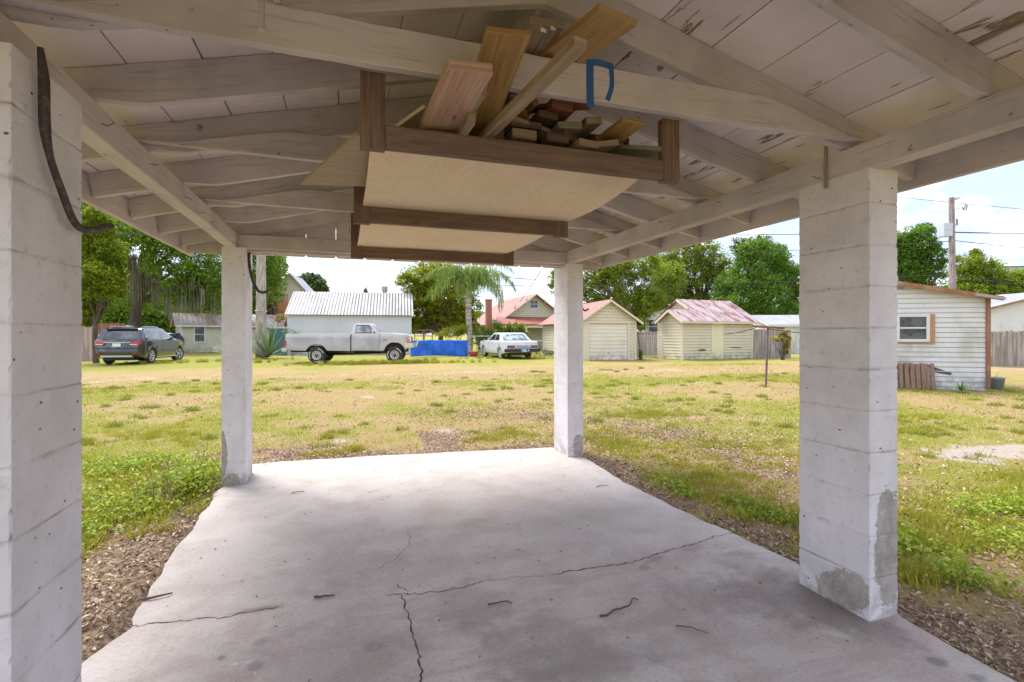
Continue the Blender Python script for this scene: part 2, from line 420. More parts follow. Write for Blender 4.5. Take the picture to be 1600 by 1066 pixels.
# rear tie beam and boarded gable
MB().beam((PL, 5.31, 2.262), (XR, 5.31, 2.262), .09, .13, 10, .003).build('rear_beam', M_BEAM, cp, True, .004)
MB().beam((PL, 5.345, 2.186), (XR, 5.345, 2.186), .05, .02, 1).build('beam_lip', M_BEAM, cp, True, .002)
MB().beam((OL+.03, 5.42, 2.215), (PL-.095, 5.42, 2.215), .03, .12).build('eave_board', M_BEAM, cp, True, .002)
MB().beam((XR+.2, 5.42, 2.215), (OR-.03, 5.42, 2.215), .03, .12).build('eave_board', M_BEAM, cp, True, .002)
x = PL+.02; k = 0
while x < XR:
    x1 = min(x+.283, XR); z0 = 2.168
    poly = [(x+.002, 5.44, z0+.016), (x+.018, 5.44, z0), (x1-.018, 5.44, z0), (x1-.002, 5.44, z0+.016)]
    top = [(x1-.002, 5.44, zr(x1)+.14)]+([(RX, 5.44, zr(RX)+.14)] if x < RX < x1 else [])+[(x+.002, 5.44, zr(x)+.14)]
    MB().slab(poly+top, .02).build('gable_board', M_DECK, cp, True)
    x += .283; k += 1
# nails, screw hooks and a wood stub: small metal bits driven into the timbers
M_RUST = mat('rusty_iron', lambda nt: {'Base Color': nt.mix(nt.mr(nt.noise(nt.coord(), 30, 5), .4, .62), (.10, .075, .06), (.20, .12, .08))}, rough=.7, metal=.35)
random.seed(5)
for i in range(6):
    y = 2.45+i*.5+random.uniform(-.22, .22); x = PL; z = 2.22+random.uniform(-.01, .06)
    mb = MB(); mb.tube([(x-.005, y, z), (x+.02, y+.004, z-.006), (x+.04, y+random.uniform(-.01, .02), z+random.uniform(-.02, .015))], .002, 6); mb.build('nail', M_RUST, cp, True)
for i in range(5):
    y = 1.5+i*.7+random.uniform(-.3, .3); x = XR; z = 2.22+random.uniform(-.01, .07)
    mb = MB(); mb.tube([(x+.005, y, z), (x-.02, y+.004, z-.006), (x-.036, y+random.uniform(-.02, .02), z+random.uniform(-.02, .015))], .002, 6); mb.build('nail', M_RUST, cp, True)
def hook(x, y, z, r=.022):
    mb = MB(); pts = [(x, y, z+.03), (x, y, z)]+[(x+r-r*math.cos(a), y, z-r*math.sin(a)) for a in (.5, 1.1, 1.7, 2.4, 3.1)]
    mb.tube(pts, .0028, 6); return mb.build('screw_hook', M_RUST, cp, True)
hook(OL+.03, 3.33, 2.22); hook(.05, 5.24, 2.42, .03); hook(.4, 4.14, 2.33, .03)
MB().beam((XR-.008, 1.99, 2.16), (XR-.006, 1.99, 2.39), .017, .012, 4, .003).build('wood_stub', mat('bare_grey_wood', None, (.33, .24, .17), .85), cp, True, .002)

# ============================================================ bent pipes fixed to the pillars
M_PIPE = mat('dark_weathered_pipe', lambda nt: {'Base Color': nt.mix(nt.mr(nt.noise(nt.coord(), 30, 6, .7), .50, .68), (.062, .05, .047), (.17, .15, .14))}, rough=.55, metal=.3)
def smooth(pts, n=6):
    P = [Vector(p) for p in pts]; P = [P[0]*2-P[1]]+P+[P[-1]*2-P[-2]]; out = []
    for i in range(1, len(P)-2):
        for k in range(n):
            t = k/n; a, b, c, d = P[i-1:i+3]
            out.append(.5*((2*b)+(c-a)*t+(2*a-5*b+4*c-d)*t*t+(3*b-a-3*c+d)*t**3))
    return out+[P[-2]]
def bent(pts, r, label, loc):
    mb = MB(); c = Vector(loc); q = [p-c for p in smooth(pts)]; mb.tube(q, r if not hasattr(r, '__len__') else list(np.interp(np.linspace(0, 1, len(q)), np.linspace(0, 1, len(r)), r)), 12)
    return single('bent_pipe', mb, M_PIPE, label, 'pipe', c)
bent([(-.858, 1.865, 2.245), (-.852, 1.87, 2.15), (-.852, 1.875, 2.02), (-.848, 1.895, 1.93), (-.846, 1.96, 1.84), (-.842, 2.02, 1.765), (-.83, 2.07, 1.745), (-.80, 2.135, 1.77), (-.79, 2.16, 1.78)],
     [.008, .0145, .0145, .010, .011, .0115, .0115, .0115, .0115], 'thick dark bent pipe hanging down the near left pillar', (-.86, 1.87, 2.0))
bent([(-.865, 5.33, 2.23), (-.86, 5.35, 2.20), (-.865, 5.38, 2.08), (-.845, 5.42, 1.93), (-.80, 5.42, 1.825), (-.75, 5.4, 1.80), (-.70, 5.4, 1.815)],
     .014, 'thin dark bent pipe on the far left pillar beside the concrete pole', (-.86, 5.35, 2.0))
bent([(2.63, 5.35, 2.12), (2.62, 5.36, 1.95), (2.625, 5.36, 1.85), (2.66, 5.38, 1.73), (2.70, 5.4, 1.68), (2.74, 5.42, 1.68), (2.77, 5.42, 1.70)],
     .011, 'short dark bent pipe on the far right pillar against the garage gable', (2.62, 5.35, 1.9))
mb = MB(); mb.tube([(0, 0, 0), (.002, 0, .35)], .0088, 12)
single('conduit_pipe', mb, mat('grey_conduit', None, (.45, .40, .38), .5, .3), 'short pale pipe hanging straight down from the roof near the camera', 'pipe', (-.212, 1.50, 2.212))
MB().beam((-.212, 1.50, 2.55), (-.212, 1.87, 2.50), .02, .02).build('pipe_bracket', M_BEAM, bpy.data.objects['conduit_pipe'], True)
mb = MB(); mb.tube([q-Vector((2.7, 5.2, 2.2)) for q in smooth([(2.66, 5.5, 2.20), (2.76, 5.45, 2.13), (2.86, 5.42, 2.06), (2.90, 5.40, 2.0)])], .005, 8)
single('loose_cable', mb, M_PIPE, 'loose dark cable drooping under the eave at the far right pillar', 'cable', (2.7, 5.2, 2.2))

# ============================================================ hanging rack
def f_wood(c1, c2, kn=.6):
    def f(nt):
        g = nt.noise(nt.coord('UV', scale=(1.1, 16, 1)), 2.6, 7, .62, .8); b = nt.noise(nt.coord('UV'), 2.2, 4)
        wv = nt.node('ShaderNodeTexWave', {'Vector': nt.coord('UV', scale=(.35, 5, 1)), 'Scale': 3.4, 'Distortion': 5.5, 'Detail': 3, 'Detail Scale': .8}, wave_type='BANDS', bands_direction='Y').outputs['Fac']
        col = nt.mix(nt.mr(g, .35, .68), c1, c2); col = nt.mix(nt.m('MULTIPLY', wv, .2), col, tuple(x*.6 for x in c2))
        col = nt.mix(nt.m('MULTIPLY', nt.mr(b, .5, .75), .35), col, tuple(x*.5 for x in c1))
        k_ = nt.vor(nt.coord('UV', scale=(1.6, 6, 1)), 1.3); col = nt.mix(nt.m('MULTIPLY', nt.mr(k_, .09, .03), kn), col, (.07, .03, .015))
        return {'Base Color': col, 'Normal': nt.bump(g, .2, .003)}
    return f
W_BROWN = mat('brown_stud_wood', f_wood((.21, .13, .095), (.12, .072, .05)), rough=.8)
W_DARK = mat('dark_old_wood', f_wood((.14, .085, .055), (.08, .048, .033)), rough=.85)
W_PINK = mat('fresh_pine_wood', f_wood((.50, .33, .25), (.38, .22, .15)), rough=.75)
W_GOLD = mat('golden_varnished_wood', f_wood((.46, .29, .12), (.33, .18, .06)), rough=.5)
W_OLD = mat('weathered_pale_wood', f_wood((.36, .27, .19), (.22, .14, .09)), rough=.85)
W_RED = mat('red_brown_wood', f_wood((.30, .12, .06), (.20, .07, .035)), rough=.7)
W_CORN = mat('shaded_plywood', f_wood((.40, .31, .23), (.33, .25, .18)), rough=.8); W_GREY = mat('grey_green_wood', f_wood((.30, .28, .22), (.20, .18, .13)), rough=.85)
def f_ply(nt):
    n = nt.noise(nt.coord('UV', scale=(1, 2.6, 1)), 1.6, 6, .55, 1.4)
    bands = nt.m('FRACT', nt.m('MULTIPLY', n, 9)); b = nt.mr(nt.m('ABSOLUTE', nt.m('SUBTRACT', bands, .5)), .0, .5)
    st = nt.mr(nt.noise(nt.coord('UV', scale=(1, 1, 1)), 1.1, 4), .45, .72)
    col = nt.mix(nt.m('MULTIPLY', b, .35), (.78, .62, .46), (.66, .50, .35)); col = nt.mix(nt.m('MULTIPLY', st, .35), col, (.42, .29, .19))
    ch = nt.mr(nt.noise(nt.coord('UV', scale=(1, .25, 1)), 60, 2), .71, .75); col = nt.mix(nt.m('MULTIPLY', ch, .5), col, (.25, .15, .08))
    return {'Base Color': col, 'Roughness': .7}
M_PLY = mat('plywood_sheet', f_ply)
rk = thing('hanging_rack', 'wooden storage rack with plywood floor hung below the carport ceiling', 'storage rack', (.8, 3.0, 2.1))
def hang(y, x0, x1, zb, ztop, zr_=2.165):
    for a in (x0, x1-.09): MB().beam((a+.045, y+.02, zb-.005), (a+.045, y+.02, ztop), .09, .038, 5, .001, up=(0, 1, 0)).build('post', W_BROWN, rk, True, .002)
    MB().beam((x0+.09, y+.015, zb+.045), (x1-.09, y+.015, zb+.045), .038, .085, 6, .001).build('rail', W_BROWN, rk, True, .002)
hang(1.90+.02, .055, 1.44, 2.082, 2.36)
hang(2.955, .05, 1.365, 2.022, 2.52)
hang(4.24, .05, 1.43, 2.012, 2.52)
mb = MB()
def plyz(y): return float(np.interp(y, [1.8, 1.95, 2.97, 4.25, 4.4], [2.175, 2.172, 2.118, 2.106, 2.106]))-(.030*math.sin(math.pi*(y-1.97)/.98) if 1.97 < y < 2.95 else .022*math.sin(math.pi*(y-2.98)/1.24) if 2.98 < y < 4.22 else 0)
ysb = np.linspace(1.97, 4.30, 18)
for k in range(17):
    a, b = ysb[k], ysb[k+1]
    xr = lambda y: 1.36+.01*math.sin(y*3)
    mb.add([(.1, a, plyz(a)), (xr(a), a, plyz(a)), (xr(b), b, plyz(b)), (.1, b, plyz(b)), (.1, a, plyz(a)+.012), (xr(a), a, plyz(a)+.012), (xr(b), b, plyz(b)+.012), (.1, b, plyz(b)+.012)],
           [(3, 2, 1, 0), (4, 5, 6, 7), (0, 4, 7, 3), (1, 2, 6, 5)]+([(0, 1, 5, 4)] if k == 0 else [])+([(2, 3, 7, 6)] if k == 16 else []),
           [[(b, .1), (b, 1.36), (a, 1.36), (a, .1)], [(a, .1), (a, 1.36), (b, 1.36), (b, .1)]]+[[(0, 0)]*4]*2+([[(0, 0)]*4] if k == 0 else [])+([[(0, 0)]*4] if k == 16 else []))
mb.build('plywood_floor', M_PLY, rk, True)
def lumber(p0, p1, w, h, m, label, roll=0, cat='board', grp='loose lumber lying in the rack'):
    c = Vector(p0); mb = MB(); mb.beam((0, 0, 0), Vector(p1)-c, w, h, 4, .0006, roll=roll)
    return single('lumber_board', mb, m, label, cat, c, grp, bevel=.0015)
# boards sticking out towards the viewer
lumber((.372, 1.52, 2.222), (.325, 3.3, 2.215), .142, .036, W_PINK, 'wide pale pine board with swirling grain sticking out of the rack front', R(-4))
lumber((.45, 1.66, 2.235), (.40, 3.2, 2.225), .03, .055, W_OLD, 'narrow board end pressed against the right side of the pale pine board', R(10))
lumber((.445, 1.80, 2.19), (.42, 3.1, 2.19), .03, .05, W_OLD, 'short dark-ended batten right below the pale pine board', R(8))
lumber((.50, 1.53, 2.362), (.56, 2.35, 2.262), .148, .02, W_GOLD, 'golden yellow board poking up between the pine board and the thin stick', R(-3))
lumber((.625, 1.27, 2.205), (.505, 2.35, 2.195), .042, .03, W_OLD, 'long thin weathered stick poking furthest out of the rack', R(4))
lumber((.86, 1.47, 2.45), (.81, 2.05, 2.535), .155, .022, W_GOLD, 'golden board resting on the ceiling tie, blue tape below it', R(6))
lumber((.70, 1.70, 2.53), (.72, 2.4, 2.53), .13, .03, W_OLD, 'flat dark-edged board lying on top of the ceiling tie')
lumber((1.20, 1.92, 2.325), (1.12, 2.55, 2.24), .12, .018, W_GOLD, 'small golden board tilted up at the right end of the lumber pile', R(0))
lumber((.72, 1.99, 2.235), (.69, 3.4, 2.2), .11, .04, W_OLD, 'grey worn board end behind the rail just right of the thin stick')
lumber((.86, 1.96, 2.225), (.84, 3.6, 2.19), .10, .036, W_DARK, 'dark board end just right of the rack centre')
lumber((1.00, 1.95, 2.215), (.8, 3.7, 2.2), .10, .03, W_OLD, 'low pale board end right of the rack centre')
lumber((1.385, 1.96, 2.215), (.66, 2.75, 2.46), .10, .02, W_GREY, 'grey-green plank slanting down across the right of the pile', R(12))
lumber((1.30, 2.12, 2.30), (.60, 2.62, 2.50), .10, .022, W_DARK, 'dark plank slanting across the top right of the pile', R(10))
lumber((.90, 2.00, 2.39), (.88, 3.3, 2.36), .10, .05, W_RED, 'reddish square-ended board on top of the lumber pile', R(5))
lumber((.66, 1.98, 2.335), (1.05, 2.7, 2.33), .10, .025, W_RED, 'thin red-brown board crossing under the square-ended one')
lumber((.78, 2.05, 2.43), (.74, 3.2, 2.40), .08, .03, W_GOLD, 'narrow golden upright strip behind the reddish board', R(65))
lumber((.99, 2.05, 2.44), (.95, 3.3, 2.40), .05, .03, W_PINK, 'narrow pale board end at the very top of the pile', R(0))
lumber((1.10, 1.97, 2.235), (1.0, 3.3, 2.22), .12, .025, W_OLD, 'pale worn board under the slanting planks at right', R(-14))
lumber((.60, 2.0, 2.225), (.62, 3.5, 2.205), .06, .05, W_DARK, 'dark square post lying beside the thin stick')
lumber((.74, 2.02, 2.29), (.72, 3.6, 2.27), .14, .03, W_DARK, 'wide dark board on the second layer behind the thin stick')
lumber((1.16, 2.08, 2.29), (1.1, 3.6, 2.25), .12, .03, W_RED, 'red-brown board deep in the right of the pile', R(5))
lumber((.93, 1.99, 2.30), (1.0, 3.7, 2.27), .11, .03, W_GREY, 'worn grey board in the middle layer of the pile', R(-6))
lumber((.84, 2.02, 2.345), (.78, 3.4, 2.33), .09, .03, W_DARK, 'dark board end directly under the reddish one', R(4))
lumber((1.06, 2.02, 2.35), (1.04, 3.4, 2.32), .08, .03, W_OLD, 'pale board end right of the reddish one', R(-8))
def sheet(poly, t, m, label):
    c = Vector(poly[0]); mb = MB(); mb.slab([Vector(p)-c for p in poly], t)
    return single('plywood_sheet', mb, m, label, 'panel', c)
sheet([(.045, 2.06, 2.185), (.10, 2.05, 2.185), (.16, 2.72, 2.178), (-.215, 2.80, 2.176)], .014, W_CORN, 'plywood corner jutting out of the left side of the rack')
sheet([(.16, 2.02, 2.19), (.30, 2.02, 2.31), (.30, 2.9, 2.31), (.16, 2.9, 2.19)], .012, M_PLY, 'plywood strip leaning at the left end inside the rack')
sheet([(.52, 2.32, 2.20), (.75, 2.30, 2.20), (.73, 2.42, 2.43), (.50, 2.44, 2.45)], .012, W_OLD, 'upright pale panel standing behind the thin stick')
sheet([(.30, 2.015, 2.188), (1.26, 2.0, 2.188), (1.26, 2.2, 2.19), (.30, 2.2, 2.19)], .008, W_GREY, 'thin grey panel edge lying along the rack rail')
for i, (a, b, w_, h_, m_) in enumerate((((.62, 2.02, 2.30), (1.10, 2.16, 2.27), .07, .02, W_OLD), ((.88, 2.0, 2.265), (1.34, 2.30, 2.22), .06, .03, W_DARK), ((1.02, 1.99, 2.40), (.72, 2.30, 2.46), .05, .02, W_RED), ((.70, 1.97, 2.39), (.80, 2.40, 2.42), .09, .018, W_OLD), ((1.18, 2.0, 2.26), (.98, 2.5, 2.33), .05, .04, W_DARK))):
    lumber(a, b, w_, h_, m_, ('pale offcut lying crosswise over the middle of the lumber pile', 'dark offcut running crosswise low in the right half of the pile', 'short reddish batten crossing the very top of the pile', 'worn short board pointing out above the thin red-brown board', 'stubby dark block wedged at the right side of the pile')[i], R(random.uniform(-12, 12)))
# strip of blue tape over the golden board
mb = MB()
def ribbon(pts, w):
    P = smooth(pts, 5); vs = []; 
    for i, q in enumerate(P):
        d = (P[min(i+1, len(P)-1)]-P[max(i-1, 0)]).normalized(); s_ = d.cross(Vector((0, 1, .15))).normalized()*w/2; vs += [q-s_, q+s_]
    mb.add(vs, [(2*i, 2*i+1, 2*i+3, 2*i+2) for i in range(len(P)-1)], None, 0, False)
O = Vector((.78, 1.45, 2.27))
ribbon([Vector(p)-O for p in ((.742, 1.44, 2.115), (.744, 1.447, 2.19), (.746, 1.45, 2.268))], .026)
ribbon([Vector(p)-O for p in ((.738, 1.452, 2.262), (.78, 1.452, 2.268), (.83, 1.452, 2.262))], .020)
ribbon([Vector(p)-O for p in ((.821, 1.45, 2.272), (.822, 1.445, 2.20), (.803, 1.44, 2.145))], .017)
bt = single('tape_strip', mb, mat('blue_tape', None, (.012, .07, .19), .45), 'dangling strip of blue tape on the lumber pile', 'tape', O)
sol = bt.modifiers.new('thick', 'SOLIDIFY'); sol.thickness = .0012
for i, (a, b, c) in enumerate(((.62, 1.535, 2.385), (.475, 1.93, 2.24), (.72, 1.69, 2.50))):
    mb = MB(); mb.slab([(-.010, 0, 0), (.011, .002, 0), (.012, .004, .012), (-.007, 0, .015)], .001)
    single('paper_tag', mb, mat('white_tag', None, (.6, .6, .62), .6), ['small torn white tag on the end of the golden board', 'small white tag low beside the thin stick', 'small white tag on the flat board above the tie'][i], 'tag', (a, b, c))
# ============================================================ ground
def axis(lo, hi, fine0, fine1, st, grow=1.18):
    a = list(np.arange(fine0, fine1, st)); s = st; x = a[-1]
    while x < hi: s *= grow; x += s; a.append(x)
    s = st; x = fine0; b = []
    while x > lo: s *= grow; x -= s; b.append(x)
    return np.array(b[::-1]+a)
gx = axis(-900, 900, -9, 17, .11, 1.16); gy = axis(-300, 1200, 1, 26, .11, 1.16)
X, Y = np.meshgrid(gx, gy); 
def dist_slab(x, y):
    dx = np.maximum(np.maximum(-1.05-x, x-2.58), 0); dy = np.maximum(np.maximum(y-5.9, -3-y), 0); return np.hypot(dx, dy)
def masks(x, y):
    d = dist_slab(x, y)
    n1 = fbm(x, y, .32, 5, 1); n2 = fbm(x, y*1.6, .9, 4, 5); n3 = fbm(x, y, 3.2, 3, 8)
    g = .5+(n1-.5)*2.2+(n2-.5)*1.3+(n3-.5)*1.3
    # dirt drive across the yard, parallel strips of wear
    road = np.exp(-((y-(17.2-.19*x+.6*np.sin(x*.25)))/1.9)**2)
    strip2 = np.exp(-((y-(10.6+.02*x))/1.2)**2)*.3
    green1 = np.exp(-((y-(13.3-.12*x))/1.0)**2)*.45
    left = .30*np.exp(-((x+3.2)/2.2)**2)*sstep(13, 6, y)
    rightg = .35*np.exp(-((x-4.3)/1.3)**2-((y-3.0)/1.4)**2)+.25*np.exp(-((x-5.5)/1.6)**2-((y-7.5)/.8)**2)
    farg = .55*sstep(20.5, 23, y+.12*x)
    g = g-road*.8-strip2+green1+left+rightg+farg
    s = np.clip(road*.8-.28+(n3-.5)*1.3+(n2-.5)*1.6, 0, 1)*.55
    s = np.maximum(s, np.clip(1.25-((x-7.3)/1.0)**2-((y-4.0)/.42)**2+(n3-.5)*2.4+(n2-.5)*1.4, 0, 1))
    s = np.maximum(s, np.clip(.9-((x-.5)/.25)**2-((y-11.1)/.35)**2+(n3-.5)*2, 0, 1)*.9)
    for (cx, cy, rx, ry) in ((.5, 6.15, .9, .13), (-.05, 7.0, .22, .3), (1.35, 7.3, .25, .5), (1.1, 6.35, .5, .12)):
        s = np.maximum(s, np.clip(1.0-((x-cx)/rx)**2-((y-cy)/ry)**2+(n3-.5)*2.2, 0, 1)*.8)
    lit = np.clip(np.where(x < 0, 1.25, .95)-d/np.where(x < 0, .75, .5)+(n3-.5)*2.2+(n2-.5)*1.6, 0, 1)
    lit = np.maximum(lit, np.clip((n2-.42)*3.2, 0, 1)*sstep(4.2, 1.5, d)*.75*(x > 1))
    g = g-lit*.55-.08*sstep(12, 4, y)+.03*sstep(6, 12, y)
    return np.clip(g, 0, 1), s, lit
Z = gh(X, Y)
inside = (X > -1.0) & (X < 2.5) & (Y < 5.6)
Z = np.where(inside, -.12, Z)
Z = np.where(Y > 90, Z+0, Z)
g_, s_, l_ = masks(X, Y)
nx, ny = len(gx), len(gy)
V = np.stack([X, Y, Z], -1).reshape(-1, 3)
i = np.arange(nx*ny).reshape(ny, nx); F = np.stack([i[:-1, :-1], i[:-1, 1:], i[1:, 1:], i[1:, :-1]], -1).reshape(-1, 4)
me = bpy.data.meshes.new('ground'); me.vertices.add(len(V)); me.vertices.foreach_set('co', V.astype(np.float32).ravel())
me.loops.add(F.size); me.loops.foreach_set('vertex_index', F.ravel().astype(np.int32)); me.polygons.add(len(F))
me.polygons.foreach_set('loop_start', np.arange(0, F.size, 4, dtype=np.int32)); me.polygons.foreach_set('loop_total', np.full(len(F), 4, dtype=np.int32))
me.polygons.foreach_set('use_smooth', np.ones(len(F), dtype=bool)); me.update(calc_edges=True)
for nm, a in (('green', g_), ('sand', s_), ('litter', l_)):
    at_ = me.attributes.new(nm, 'FLOAT', 'POINT'); at_.data.foreach_set('value', a.ravel().astype(np.float32))
def f_ground(nt):
    o = nt.coord('Object'); hi = nt.noise(o, 30, 6, .78); mid = nt.noise(o, 6, 6, .72); lo = nt.noise(o, .8, 4)
    fine = nt.noise(o, 140, 3, .7)
    g = nt.mr(nt.m('ADD', nt.attr('green'), nt.m('ADD', nt.m('MULTIPLY', nt.m('SUBTRACT', mid, .5), 1.5), nt.m('MULTIPLY', nt.m('SUBTRACT', hi, .5), 2.0))), .30, .85)
    dry = nt.mix(nt.mr(hi, .3, .7), (.34, .24, .085), (.50, .375, .165)); dry = nt.mix(nt.mr(mid, .42, .7), dry, (.40, .27, .15))
    grn = nt.mix(nt.mr(hi, .3, .7), (.20, .21, .03), (.37, .365, .07)); col = nt.mix(nt.m('MULTIPLY', g, .88), dry, grn)
    s = nt.mr(nt.m('ADD', nt.attr('sand'), nt.m('MULTIPLY', nt.m('SUBTRACT', mid, .5), 1.1)), .25, .75)
    snd = nt.mix(nt.mr(hi, .35, .65), (.47, .37, .29), (.58, .50, .43)); col = nt.mix(s, col, snd)
    l = nt.mr(nt.m('ADD', nt.attr('litter'), nt.m('MULTIPLY', nt.m('SUBTRACT', hi, .5), 1.2)), .25, .7)
    lit = nt.mix(nt.mr(nt.vor(o, 48, out='Color'), .3, .8), (.20, .135, .095), (.44, .32, .23)); col = nt.mix(l, col, lit)
    col = nt.mix(nt.m('MULTIPLY', nt.mr(fine, .48, .72), .4), col, (.12, .10, .05))
    h = nt.m('ADD', nt.m('MULTIPLY', hi, 1), nt.m('ADD', fine, nt.m('MULTIPLY', mid, .5)))
    return {'Base Color': col, 'Roughness': .95, 'Normal': nt.bump(h, .8, .03)}
me.materials.append(mat('ground_mix', f_ground, rough=.95, spec=.15))
go = bpy.data.objects.new('ground', me); COL.objects.link(go); go['kind'] = 'structure'

# ============================================================ concrete slab
def edge(x, y, t, a=.035): return (x+(float(fbm(np.array(t), np.array(3.), 2.2, 4, 2))-.5)*a*2, y)
prof = []
Rp = [(2.58, -3), (2.58, 1.3), (2.615, 2.3), (2.565, 2.86), (2.50, 3.85), (2.56, 4.9), (2.58, 5.24), (2.56, 5.62)]
Bp = [(2.42, 5.72), (1.5, 5.84), (.5, 5.97), (-.5, 6.0), (-1.02, 6.02)]
Lp = [(-1.05, 5.7), (-1.05, 5.2), (-1.05, 4.5), (-1.01, 3.4), (-.97, 2.85), (-1.06, 2.6), (-1.1, 1.5), (-1.08, -3)]
pts = Rp+Bp+Lp; out = []
for a, b in zip(pts, pts[1:]):
    L = math.dist(a, b); n = max(1, int(L/.04))
    for k in range(n):
        t = k/n; x, y = a[0]+(b[0]-a[0])*t, a[1]+(b[1]-a[1])*t
        q = (float(fbm(np.array(x*1.), np.array(y*1.), 3.2, 5, 2))-.5)*.085
        vert = abs(b[1]-a[1]) > abs(b[0]-a[0]); out.append((x+(q if vert else 0), y+(0 if vert else q)))
out.append(pts[-1])
mb = MB(); n = len(out)
mb.add([(x, y, 0) for x, y in out]+[(x*1.0, y, -.14) for x, y in out], [tuple(range(n))]+[(j+n, (j+1) % n+n, (j+1) % n, j) for j in range(n)])
def f_slab(nt):
    o = nt.coord('Object'); x = nt.sep(o)
    lo = nt.noise(o, .9, 5, .6, .4); mid = nt.noise(o, 3.6, 6, .62, .3); hi = nt.noise(o, 45, 5, .7); f2 = nt.noise(o, 170, 2, .6)
    sm = nt.noise(nt.coord('Object', scale=(.6, 2.2, 1), rot=(0, 0, .35)), 2.0, 6, .6, .7)
    col = nt.mix(nt.mr(lo, .32, .68), (.50, .445, .415), (.43, .375, .345))
    col = nt.mix(nt.m('MULTIPLY', nt.mr(mid, .44, .66), .62), col, (.41, .34, .30))
    near = nt.mr(x[1], 3.6, 2.2)
    col = nt.mix(nt.m('MULTIPLY', nt.m('MULTIPLY', near, nt.mr(sm, .42, .64)), .5), col, (.33, .235, .215))
    col = nt.mix(nt.m('MULTIPLY', nt.m('MULTIPLY', near, nt.mr(mid, .42, .60)), .28), col, (.36, .27, .24))
    S = [(2.35, 1.9, .14, .5, .0, .6, (.12, .10, .085)), (2.3, 2.5, .2, .12, .6, .5, (.17, .14, .12)), (.55, 3.6, .7, .10, .15, .35, (.30, .22, .17)), (-.3, 3.9, .4, .14, -.3, .3, (.32, .25, .21)), (1.7, 3.5, .5, .15, .3, .25, (.33, .27, .23)), (.62, 2.5, .17, .34, .25, .55, (.15, .12, .105)), (.82, 2.12, .30, .30, .5, .5, (.16, .14, .135)), (.95, 1.9, .40, .12, 0, .6, (.17, .15, .145)),
         (-.1, 3.15, .55, .22, .2, .45, (.27, .20, .19)), (.45, 3.0, .6, .16, 0, .35, (.26, .20, .18)), (2.28, 2.02, .28, .45, .6, .7, (.13, .11, .10)),
         (2.0, 2.1, .55, .2, -.7, .5, (.17, .14, .13)), (1.3, 2.0, .7, .2, .1, .4, (.20, .165, .15)), (.0, 2.3, .5, .3, 0, .5, (.22, .165, .155)), (-.6, 2.4, .4, .25, .4, .5, (.22, .19, .18)),
         (2.13, 2.735, .13, .05, .2, .75, (.20, .165, .17)), (1.70, 2.60, .045, .035, .2, .8, (.16, .13, .13)), (1.83, 2.68, .09, .03, .4, .8, (.17, .14, .14)), (-.42, 2.825, .17, .03, .03, .8, (.12, .105, .10)),
         (2.39, 1.46, .045, .035, 0, .9, (.06, .055, .06)), (2.44, 1.335, .04, .03, 0, .9, (.08, .07, .08)), (-.36, 2.53, .05, .035, .3, .8, (.14, .12, .12)), (-.5, 2.45, .02, .02, 0, .9, (.06, .05, .05)), (-.36, 2.35, .035, .03, 0, .8, (.12, .10, .10)), (.71, 5.555, .17, .06, 0, .7, (.27, .25, .24)),
         (.13, 2.32, .05, .04, 0, .6, (.13, .11, .11)), (.55, 1.98, .06, .04, 0, .6, (.16, .13, .13)), (1.0, 3.9, .5, .25, .2, .25, (.5, .40, .27)), (.3, 4.1, .5, .12, 0, .3, (.42, .33, .29))]
    nz = nt.noise(o, 8, 5, .65)
    for (cx, cy, rx, ry, rot, st, c) in S:
        col = nt.mix(nt.m('MULTIPLY', nt.blob(x, cx, cy, rx*1.25, ry*1.25, rot, nz, .65), st*.62), col, c)
    wh = nt.m('MULTIPLY', nt.blob(x, 1.85, 2.15, .55, .22, -.6, nz, .5), nt.mr(nt.vor(o, 42), .16, .11))
    wh2 = nt.m('MULTIPLY', nt.blob(x, -.3, 2.4, .3, .2, .3, nz, .5), nt.mr(nt.noise(o, 24, 4, .7), .63, .66))
    col = nt.mix(nt.m('MULTIPLY', nt.m('MAXIMUM', wh, wh2), .7), col, (.62, .60, .58))
    pit = nt.mr(nt.vor(nt.coord('Object'), 13), .055, .03); col = nt.mix(nt.m('MULTIPLY', nt.m('MULTIPLY', pit, nt.mr(mid, .42, .5)), .75), col, (.10, .08, .075))
    col = nt.mix(nt.m('MULTIPLY', nt.mr(hi, .48, .68), .42), col, (.24, .21, .19)); col = nt.mix(nt.m('MULTIPLY', nt.mr(f2, .52, .70), .3), col, (.7, .67, .64))
    rough = nt.mr(mid, .3, .7, .62, .9)
    return {'Base Color': col, 'Roughness': rough, 'Normal': nt.bump(nt.m('ADD', hi, nt.m('MULTIPLY', nt.m('ADD', mid, f2), .6)), .35, .006)}
slab = mb.build('concrete_slab', mat('old_concrete', f_slab), kind='structure')
